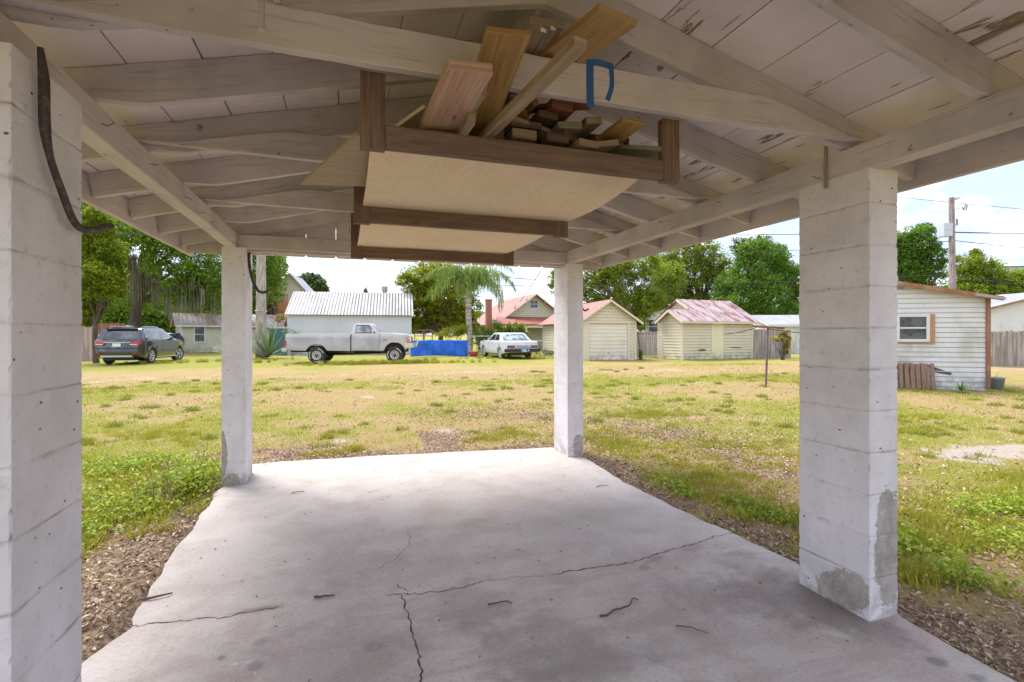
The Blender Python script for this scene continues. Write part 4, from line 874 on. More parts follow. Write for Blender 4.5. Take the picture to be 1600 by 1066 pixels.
# palm
px_, py_ = at(733, 33); pz = GZ(px_, py_)
pt = thing('queen_palm', 'queen palm with drooping feathery fronds behind the blue tarp', 'palm tree', (px_, py_, pz))
ht = zz(452, 33)-pz; mb = MB(); n = 22
pts = [(px_+.05*math.sin(k*.3), py_, pz-.1+ht*k/n) for k in range(n+1)]; mb.tube(pts, [.19+.012*(k % 2)+.05*max(0, 1-k/3) for k in range(n+1)], 14)
mb.build('trunk', mat('palm_bark', lambda nt: {'Base Color': nt.mix(nt.mr(nt.noise(nt.coord('Object', scale=(1, 1, 7)), 1.6, 5), .38, .62), (.28, .23, .20), (.55, .48, .43))}, rough=.9), pt, True)
mb = MB(); mb.tube([(px_, py_, pz+ht-.1), (px_, py_, pz+ht+.3), (px_, py_, pz+ht+.9)], [.2, .19, .07], 10); mb.build('crown_shaft', mat('palm_shaft', None, (.25, .32, .12), .5), pt, True)
L_PALM = leafmat('palm_leaflet', (.12, .20, .05), (.30, .39, .11), (.52, .56, .22), tr=.3, rough=.45)
top = Vector((px_, py_, pz+ht+.65))
for k in range(23):
    a = k*2.399+.3; e = .25+.95*((k*7) % 23)/23; L = random.uniform(3.1, 3.8); Vs = []; d0 = Vector((math.cos(a), math.sin(a), 0)); s0 = Vector((-math.sin(a), math.cos(a), 0)); pr = []; tn = []
    for i in range(34):
        u_ = i/33; ang = e-u_*1.75-.2*u_*u_; 
        pr.append(pr[-1]+(d0*math.cos(ang)+Vector((0, 0, math.sin(ang))))*L/33 if pr else top.copy())
    tt = random.random()
    for i in range(3, 34):
        for sg in (-1, 1):
            for rep in range(2):
                u_ = i/33; l = .95*math.sin(max(.15, min(1, (1.12-u_)*1.4))*1.57)*random.uniform(.75, 1.1); p0 = pr[i].lerp(pr[i-1], rep/2)
                dv = (s0*sg*random.uniform(.35, .9)+d0*random.uniform(.1, .5)+Vector((0, 0, random.uniform(-.35, .35)))).normalized()
                p1 = p0+dv*l*.45; p2 = p0+dv*l*.62-Vector((0, 0, l*random.uniform(.5, .8))); w_ = .026; wv = Vector((w_, w_*.4, 0)) if rep % 2 else Vector((w_*.3, w_, 0))
                Vs += [p0-wv, p0+wv, p1+wv, p1-wv, p1-wv, p1+wv, p2+wv*.2, p2-wv*.2]; tn += [tt*.5+random.random()*.5]*8
    fr = rawmesh('frond', np.array([tuple(v) for v in Vs]), 4, L_PALM, pt, np.array(tn))
    mb = MB(); mb.tube(pr[::3], list(np.linspace(.03, .006, len(pr[::3]))), 5); mb.build('frond_stem', MATS['palm_shaft'], fr, True)

# ============================================================ buildings
def f_paint(c, c2, sc=1.5, amt=.6, streak=True):
    def f(nt):
        o = nt.coord('Object'); n = nt.noise(nt.coord('Object', scale=(1, 1, .45 if streak else 1)), sc, 6, .65); h = nt.noise(nt.coord('Object', scale=(3, 3, 12)), 2.5, 4)
        col = nt.mix(nt.m('MULTIPLY', nt.mr(n, .46, .72), amt), c, c2); col = nt.mix(nt.m('MULTIPLY', nt.mr(h, .5, .8), .25), col, tuple(v*.7 for v in c))
        low = nt.m('MULTIPLY', nt.mr(nt.sep(o)[2], .5, .0), nt.mr(nt.noise(o, 4, 4), .38, .6)); return {'Base Color': nt.mix(nt.m('MULTIPLY', low, .6), col, tuple(v*.42 for v in c2))}
    return f
WL_YEL = mat('cream_weatherboard', f_paint((.62, .57, .43), (.50, .45, .32)), rough=.8); WL_WHT = mat('white_weatherboard', f_paint((.66, .66, .67), (.42, .41, .35), 1.1, .8), rough=.75)
WL_SHED = mat('white_sheet_wall', f_paint((.60, .61, .68), (.50, .52, .56), .7, .6), rough=.6); WL_OLIVE = mat('olive_cream_wall', f_paint((.56, .55, .40), (.40, .40, .28)), rough=.85)
WL_CREAM = mat('cream_wall', f_paint((.70, .66, .54), (.6, .55, .42)), rough=.85)
TRIM = mat('cream_trim', None, (.60, .55, .43), .7); TRIMW = mat('white_trim', None, (.64, .64, .64), .6); TRIMB = mat('brown_trim', f_paint((.27, .12, .065), (.40, .30, .22), 3, .7), rough=.8)
LAP_SHADE = mat('lap_shade', None, (.20, .19, .15), .95)  # dark colour for the painted shadow line below each board
GLASS = mat('dark_window_glass', lambda nt: {'Base Color': nt.mix(nt.mr(nt.noise(nt.coord(), 3, 3), .4, .6), (.025, .03, .035), (.09, .10, .11))}, rough=.12, spec=.7)
def f_metal(c1, c2, c3, rust=.5, rib=8., sc=.9):
    def f(nt):
        uv = nt.coord('UV'); n = nt.noise(nt.coord('UV', scale=(1, .35, 1)), sc, 6, .68, .3); n2 = nt.noise(nt.coord('UV', scale=(3, .5, 1)), 2.2, 5, .6)
        col = nt.mix(nt.mr(n, rust-.09, rust+.09), c1, c2); col = nt.mix(nt.mr(n2, .54, .70), col, c3)
        w_ = nt.m('SINE', nt.m('MULTIPLY', nt.sep(uv)[0], rib*6.283)); seam = nt.mr(nt.m('ABSOLUTE', nt.m('SUBTRACT', nt.m('FRACT', nt.m('MULTIPLY', nt.sep(uv)[0], rib/5)), .5)), .47, .5)
        col = nt.mix(nt.m('MULTIPLY', seam, .4), col, tuple(v*.4 for v in c2)); return {'Base Color': col, 'Normal': nt.bump(w_, .5, .02)}
    return f
RF_RED = mat('red_tin_roof', f_metal((.32, .075, .055), (.33, .12, .09), (.38, .22, .18), .52, 5), rough=.55)
RF_RUST = mat('rusty_red_white_roof', f_metal((.44, .33, .32), (.17, .04, .04), (.50, .46, .46), .53, 4.5, 2.6), rough=.6)
RF_TIN = mat('grey_tin_roof', f_metal((.23, .22, .22), (.12, .115, .11), (.33, .32, .325), .5, 5, .8), rough=.5)
RF_COT = mat('cottage_tin_roof', f_metal((.45, .38, .36), (.28, .13, .09), (.40, .36, .34), .52, 3, .7), rough=.6)
RF_GREY = mat('pale_metal_roof', f_metal((.36, .36, .38), (.30, .30, .32), (.42, .42, .44), .5, 2), rough=.5)
def lap(mb, A, B, z0, top, step=.13, out=.026, dirn=1):
    """weatherboards from A to B (local xy), clipped by the height function top(t)"""
    A = Vector(A); B = Vector(B); d = B-A; L = d.length; nrm = Vector((d.y, -d.x)).normalized()*dirn; zmax = max(top(k/40) for k in range(41)); z = z0
    def lim(zv):
        ts = [k/80 for k in range(81) if top(k/80) >= zv-1e-6]; return (ts[0], ts[-1]) if ts else None
    while z < zmax-1e-4:
        z1 = min(z+step, zmax); a = lim(z); b = lim(z1) or ((a[0]+a[1])/2,)*2
        p = lambda t, zv, o_: (A.x+d.x*t+nrm.x*o_, A.y+d.y*t+nrm.y*o_, zv)
        q = [p(a[0], z, out), p(a[1], z, out), p(b[1], z1, .002), p(b[0], z1, .002)]
        mb.add(q, [(0, 1, 2, 3)], [[(a[0]*L, z), (a[1]*L, z), (b[1]*L, z1), (b[0]*L, z1)]])
        mb.add([p(a[0], z, 0), p(a[1], z, 0), p(a[1], z, out), p(a[0], z, out)], [(0, 1, 2, 3)])
        if z > z0: mb.add([p(a[0], z-.017, .0065), p(a[1], z-.017, .0065), p(a[1], z+.004, .0065), p(a[0], z+.004, .0065)], [(0, 1, 2, 3)], None, 1)  # painted strip standing in for the shade under the lap
        z = z1
def house(name, label, cat, loc, rz, W, D, He, Hr, ridge, wm, rm, oh=.3, boards=True, trim=None, step=.13, th=.05, ohe=None):
    """local x along the front, y into depth; ridge 'y': gable faces the front, 'x': eaves face the front"""
    t = thing(name, label, cat, loc, rz); ohe = oh if ohe is None else ohe; mb = MB()
    fl = lambda t_: He; pk = lambda t_: He+(Hr-He)*(1-abs(2*t_-1))
    sides = [((0, 0), (W, 0), pk if ridge == 'y' else fl), ((W, 0), (W, D), fl if ridge == 'y' else pk), ((W, D), (0, D), pk if ridge == 'y' else fl), ((0, D), (0, 0), fl if ridge == 'y' else pk)]
    for A, B, tp in sides:
        pts = [(*A, -.1), (*B, -.1), (*B, He)]+([((A[0]+B[0])/2, (A[1]+B[1])/2, Hr)] if tp is pk else [])+[(*A, He)]
        mb.add(pts, [tuple(range(len(pts)))], [[(math.dist(p[:2], A), p[2]) for p in pts]])
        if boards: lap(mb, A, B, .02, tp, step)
    mb.build('wall', [wm, LAP_SHADE], t)
    mb = MB(); sl_ = (Hr-He)/((W if ridge == 'y' else D)/2); drop = sl_*ohe; e = .012
    if ridge == 'y':
        mb.slab([(-ohe, D+oh, He-drop+e), (-ohe, -oh, He-drop+e), (W/2, -oh, Hr+e), (W/2, D+oh, Hr+e)][::-1] if False else [(-ohe, -oh, He-drop+e+th), (W/2, -oh, Hr+e+th), (W/2, D+oh, Hr+e+th), (-ohe, D+oh, He-drop+e+th)], th)
        mb.slab([(W+ohe, D+oh, He-drop+e+th), (W/2, D+oh, Hr+e+th), (W/2, -oh, Hr+e+th), (W+ohe, -oh, He-drop+e+th)], th)
        for k in (0, 1): # u along the eave for the ribs
            pass
    else:
        mb.slab([(-oh, -ohe, He-drop+e+th), (W+oh, -ohe, He-drop+e+th), (W+oh, D/2, Hr+e+th), (-oh, D/2, Hr+e+th)], th)
        mb.slab([(W+oh, D+ohe, He-drop+e+th), (-oh, D+ohe, He-drop+e+th), (-oh, D/2, Hr+e+th), (W+oh, D/2, Hr+e+th)], th)
    if ridge == 'y': mb.uv = [(v_, u_) for (u_, v_) in mb.uv]
    mb.build('roof', rm, t)
    if trim:
        mb = MB(); c_ = .1
        for (x, y) in ((0, 0), (W, 0), (0, D), (W, D)): mb = MB(); mb.box(x-.028 if x == 0 else x-c_+.028, x+c_-.028 if x == 0 else x+.028, y-.028 if y == 0 else y-c_+.028, y+c_-.028 if y == 0 else y+.028, .01, He-.02); mb.build('corner_trim', trim, t)
        mb = MB()
        if ridge == 'y':
            for yy in (-oh-.015, D+oh+.015):
                mb.beam((-ohe, yy, He-drop), (W/2, yy, Hr), .03, .10); mb.build('barge_board', trim, t); mb = MB(); mb.beam((W+ohe, yy, He-drop), (W/2, yy, Hr), .03, .10); mb.build('barge_board', trim, t); mb = MB()
        else:
            for xx in (-oh-.015, W+oh+.015):
                mb.beam((xx, -ohe, He-drop), (xx, D/2, Hr), .03, .10); mb.build('barge_board', trim, t); mb = MB(); mb.beam((xx, D+ohe, He-drop), (xx, D/2, Hr), .03, .10); mb.build('barge_board', trim, t); mb = MB()
            mb.beam((-oh, -ohe-.012, He-drop-.02), (W+oh, -ohe-.012, He-drop-.02), .024, .1); mb.build('eave_board', trim, t)
    return t
def window(t, x0, x1, z0, z1, y=0, fm=TRIMW, side='front', bars=(1,), d=.05, X=None):
    """sash window standing proud of the wall; front: wall plane y, side: wall plane x=X"""
    def put(a, b, c, e, o0, o1, mb):
        if side == 'front': mb.box(a, b, y-o1, y-o0, c, e)
        else: mb.box(X-o1, X-o0, a, b, c, e) if side == 'left' else mb.box(X+o0, X+o1, a, b, c, e)
    mb = MB(); f = .07
    put(x0-f, x0, z0-f, z1+f, .0, d, mb); put(x1, x1+f, z0-f, z1+f, .0, d, mb); put(x0, x1, z1, z1+f, .0, d, mb); put(x0, x1, z0-f, z0, .0, d+.02, mb)
    for b in bars: zb = z0+(z1-z0)*.5*b if b == 1 else z0; put(x0, x1, zb-.02, zb+.02, .0, d-.012, mb)
    w_ = mb.build('window', fm, t); mb = MB(); put(x0, x1, z0, z1, .016, .026, mb); mb.build('pane', GLASS, w_); return w_

# tin-roofed white shed behind the truck
sx, sy = at(449, 31.5); gz_ = GZ(sx, sy)
ex, ey = at(643, 33.15); rz_ = math.atan2(ey-sy, ex-sx); Wd = math.dist((sx, sy), (ex, ey))
t = house('tin_roofed_shed', 'long white shed with steep grey tin roof behind the old pickup truck', 'shed', (sx, sy, gz_), rz_, Wd, 5.0, zz(491, 31.2)-gz_+.1, zz(456, 33.7)-gz_, 'x', WL_SHED, RF_TIN, .12, False, None, th=.03, ohe=.25)
mb = MB()
for k in range(17): mb.box(.02+k*Wd/17, .05+k*Wd/17, -.012, -.001, .05, zz(491, 31.2)-gz_-.02)
mb.build('wall_batten', WL_SHED, t)
mb = MB(); mb.box(.0, .09, -.03, .0, 0, 2.5); mb.box(Wd-.09, Wd, -.03, .0, 0, 2.5); mb.build('corner_trim', TRIMW, t)
cx_, cy_ = at(601, 40); mb = MB(); mb.lathe([(.0, 0), (.18, 0), (.18, zz(462, 40)), (.16, zz(462, 40)), (.16, zz(456, 40)), (.23, zz(455, 40)), (.23, zz(448, 40)), (.0, zz(448, 40))], n=16, sm=False)
single('vent_stack', mb, mat('grey_metal', None, (.42, .42, .45), .5, .2), 'round grey vent stack rising beyond the right end of the tin roof', 'vent stack', (cx_, cy_, 0))
# single garage with red roof
gx0, gy0 = at(909, 24.7); gx1, gy1 = at(993.5, 25.3); gz_ = GZ(gx0, gy0); Wg = math.dist((gx0, gy0), (gx1, gy1)); rg = math.atan2(gy1-gy0, gx1-gx0)
gr = house('single_garage', 'cream weatherboard garage with red gable roof and closed white door', 'garage', (gx0, gy0, gz_), rg, Wg, 7.0, zz(502, 24.9)-gz_+.06, zz(470, 24.9)-gz_, 'y', WL_YEL, RF_RED, .25, True, TRIM, .15, ohe=.28)
dl, dr_ = (921-909)/(993.5-909)*Wg, (979.5-909)/(993.5-909)*Wg; dh = zz(508.5, 24.9)-gz_
mb = MB()
for k in range(9): z0 = .04+k*(dh-.05)/9; mb.add([(dl, -.034, z0+.008), (dr_, -.034, z0+.008), (dr_, -.018, z0+(dh-.05)/9-.004), (dl, -.018, z0+(dh-.05)/9-.004)], [(0, 1, 2, 3)]); mb.add([(dl, -.014, z0), (dr_, -.014, z0), (dr_, -.034, z0+.008), (dl, -.034, z0+.008)], [(0, 1, 2, 3)])
gd = mb.build('garage_door', mat('door_white', f_paint((.66, .63, .54), (.56, .53, .42), 1.5, .5), rough=.7), gr); mb = MB(); mb.beam((dl+(dr_-dl)*.47, -.05, .36), (dl+(dr_-dl)*.53, -.05, .36), .02, .025); mb.build('handle', M_RUST, gd)
mb = MB(); mb.box(.06, dl-.02, -.06, -.016, 0, dh+.1); mb.box(dr_+.01, dr_+.14, -.06, -.016, 0, dh+.1); mb.box(.0, Wg, -.075, -.062 if False else -.016, dh+.101, dh+.22); mb.build('door_frame', TRIM, gr)
# second shed: two-level red and white roof
s0 = at(1066, 25.15); s1 = at(1175.5, 27.2); gz_ = GZ(*s0); Ws = math.dist(s0, s1); rs = math.atan2(s1[1]-s0[1], s1[0]-s0[0])
t = thing('weatherboard_shed', 'windowless cream weatherboard shed with two-level rusty red and white roof', 'shed', (*s0, gz_), rs)
He = zz(499, 26)-gz_; sl_ = .62; D1, D2 = 1.45, 3.5; H1, H2 = He+sl_*D1/2+.0, He+sl_*D2/2; xs_ = 1.45
mb = MB()
def flat(A, B, tp, pts):
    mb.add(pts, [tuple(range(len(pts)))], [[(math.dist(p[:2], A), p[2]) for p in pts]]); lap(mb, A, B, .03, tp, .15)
flat((0, 0), (Ws, 0), lambda t_: He, [(0, 0, -.1), (Ws, 0, -.1), (Ws, 0, He), (0, 0, He)])
flat((0, D1), (0, 0), lambda t_: He+(H1-He)*(1-abs(2*t_-1)), [(0, D1, -.1), (0, 0, -.1), (0, 0, He), (0, D1/2, H1), (0, D1, He)])
flat((Ws, 0), (Ws, D2), lambda t_: He+(H2-He)*(1-abs(2*t_-1)), [(Ws, 0, -.1), (Ws, D2, -.1), (Ws, D2, He), (Ws, D2/2, H2), (Ws, 0, He)])
flat((Ws, D2), (xs_, D2), lambda t_: He, [(Ws, D2, -.1), (xs_, D2, -.1), (xs_, D2, He), (Ws, D2, He)])
flat((xs_, D2), (xs_, .3), lambda t_: He+(H2-He)*(1-abs(2*((1-t_)*(D2-.3)+0+.3*0)/D2*-1+1 if False else 2*((D2-t_*(D2-.3))/D2)-1)), [(xs_, D2, -.1), (xs_, .3, -.1), (xs_, .3, He+.15), (xs_, D2/2, H2), (xs_, D2, He)])
flat((xs_, D1), (0, D1), lambda t_: He, [(xs_, D1, -.1), (0, D1, -.1), (0, D1, He), (xs_, D1, He)])
mb.build('wall', [WL_YEL, LAP_SHADE], t)
mb = MB(); o_ = .28; e = .05; dz = -o_*sl_
mb.slab([(-.25, -o_, He+dz+e), (xs_, -o_, He+dz+e), (xs_, D1/2, H1+e), (-.25, D1/2, H1+e)], .035)
mb.slab([(xs_, D1+o_, He+dz+e), (-.25, D1+o_, He+dz+e), (-.25, D1/2, H1+e), (xs_, D1/2, H1+e)], .035); mb.build('lower_roof', RF_RUST, t)
mb = MB(); mb.slab([(xs_+.002, -o_, He+dz+e+.004), (Ws+.3, -o_, He+dz+e+.004), (Ws+.3, D2/2, H2+e), (xs_-.22, D2/2, H2+e), (xs_-.22, D1/2+.1, H1+.056+e)], .035)
mb.slab([(Ws+.3, D2+o_, He+dz+e), (xs_-.22, D2+o_, He+dz+e), (xs_-.22, D2/2, H2+e), (Ws+.3, D2/2, H2+e)], .035); mb.build('upper_roof', RF_RUST, t)
mb = MB()
for (x, y) in ((-.028, -.028), (Ws-.072, -.028), (-.028, D1-.072)): mb.box(x, x+.1, y, y+.1, 0, He-.02); mb.build('corner_trim', TRIM, t); mb = MB()
for a, b, h_ in (((-.265, -o_, He+dz-.02), (-.265, D1/2, H1-.02), .11), ((-.265, D1+o_, He+dz-.02), (-.265, D1/2, H1-.02), .11), ((xs_-.235, .9, He+sl_*.9), (xs_-.235, D2/2, H2-.02), .10)): mb = MB(); mb.beam(a, b, .03, h_); mb.build('barge_board', TRIM, t)
mb = MB(); mb.beam((-.25, -o_-.012, He+dz-.01), (Ws+.3, -o_-.012, He+dz-.01), .024, .09); mb.build('eave_board', TRIM, t)
mb = MB(); a_ = (1109-1066)/(1175-1066)*Ws; b_ = (1127-1066)/(1175-1066)*Ws; mb.box(a_, b_, -.03, -.0145, .12, He-.12); mb.build('boarded_door', mat('cream_panel', f_paint((.70, .66, .46), (.6, .56, .36), 2, .5), rough=.8), t)
mb = MB(); mb.slab([(1.0, -.03, .50), (1.1, -.03, .45), (1.5, -.03, .44), (1.55, -.03, .52), (1.3, -.03, .56)], .002); mb.build('rot_patch', mat('rotten_board', None, (.12, .10, .07), .95), t); mb = MB(); mb.slab([(3.1, -.03, .62), (3.6, -.03, .57), (4.1, -.03, .55), (4.1, -.03, .58), (3.5, -.03, .62)], .002); mb.build('rot_patch', mat('rotten_board', None, (.12, .10, .07), .95), t)
# bungalow with red roof
b0 = at(786, 42.0); gz_ = .1; bl = house('bungalow', 'olive cream bungalow with red tin roof and small gable window', 'house', (*b0, gz_), .0, 5.6, 9.0, zz(497, 42)-gz_, zz(459, 42)-gz_, 'y', WL_OLIVE, RF_RED, .55, True, TRIM, .16, ohe=.8)
window(bl, 2.42, 3.1, zz(480.5, 42)-gz_, zz(468.5, 42)-gz_, fm=TRIMW)
mb = MB()
for x, za, zb in ((.95, zz(484, 42)-.15, zz(477, 42)-.05), (4.65, zz(484, 42)-.15, zz(477, 42)-.05), (1.95, 3.8, 4.35), (3.65, 3.8, 4.35)): mb = MB(); mb.beam((x, -.02, za), (x, -.5, zb), .08, .08); mb.build('eave_bracket', TRIM, bl)
mb = MB(); z1, z0 = zz(494, 41)-gz_, zz(506.5, 40)-gz_; mb.slab([(-1.3, -2.2, z0), (6.4, -2.2, z0), (6.4, -.01, z1), (-.6, -.01, z1)], .06); mb.build('porch_roof', RF_RED, bl)
mb = MB(); mb.box(-1.1, 6.1, -2.1, -1.95, z0-.28, z0-.1)
for x in (-1.0, 1.3, 3.6, 5.9): mb.box(x-.07, x+.07, -2.1, -1.96, -.1, z0-.28)
mb.box(-1.1, 6.1, -2.08, -2.0, .75, .83); mb.build('porch_post', TRIM, bl)
window(bl, 3.9, 5.0, .9, 2.0, fm=TRIM)
chx, chy = at(763.5, 41); mb = MB(); mb.box(-.22, .22, -.22, .22, 0, zz(470, 41)); mb.box(-.26, .26, -.26, .26, zz(470, 41), zz(468, 41)); o = mb.build('chimney', mat('red_brick', lambda nt: {'Base Color': nt.node('ShaderNodeTexBrick', {'Vector': nt.coord('Object', rot=(R(90), 0, 0)), 'Color1': (.42, .11, .08, 1), 'Color2': (.34, .09, .07, 1), 'Mortar': (.5, .42, .38, 1), 'Scale': 4.}).outputs['Color']}, rough=.9), bl, False); o.location = bl.matrix_world.inverted() @ Vector((0, 0, 0)); M_ = world_matrix(bl).inverted() @ Vector((chx, chy, 0)); o.location = M_
# left: cottage, tall gabled house
c0 = at(283, 37); gz_ = .06; ct = house('cottage', 'low olive cottage with pale rusty roof partly behind the far left pillar', 'cottage', (*c0, gz_), .32, 7.5, 6, zz(507, 37)-gz_, zz(490, 39)-gz_, 'x', WL_OLIVE, RF_COT, .35, True, TRIMW, .15)
window(ct, .85, 1.45, zz(534, 37)-gz_, zz(511, 37)-gz_); 
mb = MB(); mb.box(1.9, 3.6, -1.2, -.02, .0, .42); mb.build('porch_step', WL_CREAM, ct)
h0 = at(413, 52); th_ = house('tall_house', 'tall pale gabled house with orange striped balcony between pole and tin-roofed shed', 'house', (*h0, .1), -.12, 5.0, 6.0, zz(470, 52), zz(428, 52), 'y', WL_CREAM, RF_GREY, .4, True, TRIMW, .2)
h0l = th_
mb = MB(); mb.box(.9, 2.5, -.9, -.02, zz(488, 51.5), zz(473, 51.5)); bal = mb.build('balcony', mat('orange_paint', None, (.62, .27, .12), .7), th_)
mb = MB()
for k in range(6): mb.box(.95+k*.28, 1.03+k*.28, -.88, -.8, zz(473, 51.5), zz(462, 51.5))
mb.box(.9, 2.5, -.89, -.79, zz(462.9, 51.5), zz(461.5, 51.5)); mb.build('balcony_rail', mat('rail_brown', None, (.45, .20, .12), .7), bal)
mb = MB(); mb.slab([(-4, -3, zz(508, 49)), (5.5, -3, zz(508, 49)), (5.5, -.02, zz(495, 50)), (-4, -.02, zz(495, 50))], .08); mb.build('porch_roof', RF_COT, th_)
# far cream house, white houses at right
f0 = at(1008, 46); fh = house('cream_house', 'cream house with low gable glimpsed behind the wooden fence', 'house', (*f0, .1), -.45, 3.3, 8, zz(494, 46), zz(486, 46), 'y', WL_CREAM, RF_GREY, .2, False, None); window(fh, .3, 1.2, 1.4, 2.6)
vx, vy = at(1034.5, 43); mb = MB(); mb.lathe([(.0, 2.6), (.34, 2.6), (.34, 3.0), (.16, 3.2), (.13, 3.5), (.13, 6.0), (.2, 6.05), (.2, 6.2), (0, 6.25)], n=14); mb.box(-.06, .06, -.06, .06, 0, 2.6)
k_ = (zz(489, 43))/6.2; mb.v = [(x, y, z*k_) for x, y, z in mb.v]
single('stove_pipe', mb, mat('black_metal', None, (.05, .055, .06), .5, .4), 'dark stove pipe standing beside the far cream house', 'stove pipe', (vx, vy, 0))
w0 = at(1205, 34); wh = house('white_garage_house', 'white building with pale metal roof behind the vine covered fence', 'building', (*w0, .1), -.42, 5.5, 7, zz(510, 34), zz(494, 35), 'x', WL_WHT, RF_GREY, .25, False, TRIMW); window(wh, .35, .75, 1.35, 1.7)
e0 = at(1520, 27.5); fw = house('neighbour_house', 'low white house with shallow gable beyond the far right fence', 'house', (*e0, .1), -.35, 9, 7, zz(490, 27.5), zz(458, 27.5), 'y', WL_WHT, RF_GREY, .35, False, TRIMB)
l0 = at(1545, 80); lb = house('long_building', 'long pale flat building far off above the yellow-green tree at right', 'building', (*l0, 0), -.5, 30, 12, zz(417, 80), zz(411, 80), 'x', mat('pale_blue_wall', None, (.62, .68, .80), .7), RF_GREY, .5, False, None)
# white weatherboard shed at the right with pallets
def rowz(r, d): return zz(r, d)
A_ = (15.22, 8.19); gz_ = .055; dirw = Vector((-.844, .537)); Wsh = 3.3; B_ = (A_[0]+dirw.x*Wsh, A_[1]+dirw.y*Wsh); rzs = math.atan2(A_[1]-B_[1], A_[0]-B_[0])
Hes, Hrs = 2.27, 2.68
Hrs = 2.27+.194*Wsh; Dsh = 2.6
ws = thing('white_shed', 'dirty white weatherboard shed with brown trimmed edge at the right of the yard', 'shed', (*B_, gz_), rzs); mb = MB()
for A, B, tp in (((0, 0), (Wsh, 0), lambda t_: Hrs+(Hes-Hrs)*t_), ((Wsh, 0), (Wsh, Dsh), lambda t_: Hes), ((Wsh, Dsh), (0, Dsh), lambda t_: Hes+(Hrs-Hes)*t_), ((0, Dsh), (0, 0), lambda t_: Hrs)):
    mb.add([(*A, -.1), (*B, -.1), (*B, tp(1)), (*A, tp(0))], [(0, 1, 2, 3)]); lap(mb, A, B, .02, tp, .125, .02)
mb.build('wall', [WL_WHT, mat('pale_lap_shade', None, (.36, .36, .35), .9)], ws); mb = MB(); mb.slab([(-.2, -.2, Hrs+.039+.045), (Wsh+.24, -.2, Hes-.047+.045), (Wsh+.24, Dsh+.2, Hes-.047+.045), (-.2, Dsh+.2, Hrs+.039+.045)], .035); mb.build('roof', TRIMB, ws)  # second wall colour: paler painted shadow lines under the laps
mb = MB(); mb.box(Wsh-.02, Wsh+.07, -.05, .05, 0, Hes); mb.build('corner_post', TRIMB, ws)
mb = MB(); mb.beam((-.2, -.215, Hrs+.03), (Wsh+.24, -.215, Hes-.055), .03, .10); mb.build('rake_board', TRIMB, ws)
mb = MB(); mb.beam((Wsh-.35, -.235, Hes+.06), (Wsh+.27, -.235, Hes-.06), .012, .06); mb.build('rake_patch', mat('pale_worn_board', None, (.36, .33, .30), .85), ws)
def wx(col):
    u = (col-800)/786.6; rx, ry = .3161+u*.9487, .9487-u*.3161   # where the view through that column meets the shed front
    den = rx*dirw.y-ry*dirw.x; s = (ry*A_[0]-rx*A_[1])/(rx*dirw.y-ry*dirw.x)*1.0; return Wsh-s
d_w = 12.85; x0, x1 = wx(1404), wx(1446); window(ws, x0, x1, zz(530, d_w)-gz_, zz(495, d_w)-gz_, fm=TRIMW, d=.06)
mb = MB(); xa, xb = wx(1449), wx(1459.5); mb.box(xa+.02, xb, -.05, -.015, zz(537, d_w)-gz_, zz(491, d_w)-gz_)
mb.box(x0-.12, x0-.071, -.05, -.015, zz(537, d_w)-gz_, zz(491, d_w)-gz_); mb.box(x0-.07, xa+.019, -.05, -.015, zz(537, d_w)-gz_, zz(534, d_w)-gz_); mb.box(x0-.07, xa+.019, -.05, -.015, zz(492.2, d_w)-gz_, zz(491, d_w)-gz_); mb.build('window_shutter', mat('plywood_brown', f_paint((.42, .23, .13), (.33, .18, .1), 3, .5), rough=.8), ws)
mb = MB(); mb.box(wx(1400.5), wx(1412), -.04, -.0145, zz(453, 13.1)-gz_, zz(449.5, 13.1)-gz_); mb.build('gable_vent', mat('grey_metal2', None, (.30, .32, .34), .6), ws)
mb = MB(); mb.slab([(wx(1450), -.018, .40), (wx(1485), -.018, .30), (wx(1487), -.018, .36), (wx(1460), -.018, .50)], .002); mb.build('rot_patch', MATS['rotten_board'], ws)
# pallets leaning on it
W_PAL = mat('pallet_wood', f_wood((.34, .22, .16), (.20, .12, .09)), rough=.9)
def pallet(x, y, rz, label, tilt=.12):
    t = thing('wooden_pallet', label, 'pallet', (x, y, GZ(x, y)), rz, 'pallets leaning on the white shed'); Hh = .66; Wp = .46
    f_ = lambda z, o=0: (math.sin(tilt)*z+o*math.cos(tilt), math.cos(tilt)*z-o*math.sin(tilt))
    for k in range(4):
        xx = -Wp/2+.05+k*(Wp-.1)/3; a = f_(.01, -.05); b = f_(Hh-random.uniform(0, .03), -.05); MB().beam((xx, a[0], a[1]), (xx, b[0], b[1]), .085, .018, 3, .002, up=(0, 1, 0)).build('slat', W_PAL, t)
    for k in range(3):
        z = .06+k*.27; a = f_(z, -.006); MB().beam((-Wp/2, a[0], a[1]), (Wp/2, a[0], a[1]), .07, .06).build('runner', W_PAL, t)
    return t
fr = Vector((dirw.x, dirw.y)); nrm = Vector((-.537, -.844))
for i, (col, off, lb_) in enumerate(((1407, .30, 'leftmost weathered pallet beside the near right pillar'), (1424, .36, 'middle weathered pallet leaning under the shed window'), (1439, .30, 'rightmost weathered pallet leaning under the shed window'))):
    q = Vector(B_)+(-fr)*wx(col)+nrm*off*.5; pallet(q.x, q.y, rzs, lb_)
bx_, by_ = at(1555, 12.95); mb = MB(); mb.lathe([(0, .0), (.15, .0), (.185, .27), (.20, .275), (.20, .30), (.175, .30), (.142, .02), (0, .02)], n=22)
bk = single('bucket', mb, mat('grey_plastic', None, (.27, .30, .34), .5), 'grey plastic bucket standing at the corner of the white shed', 'bucket', (bx_, by_, GZ(bx_, by_)))
mb = MB(); mb.tube([(.19*math.cos(a), -.03-.05*math.sin(a), .29-.08*math.sin(a)) for a in np.linspace(0, math.pi, 12)], .004, 5); mb.build('bucket_handle', MATS['black_metal'], bk)

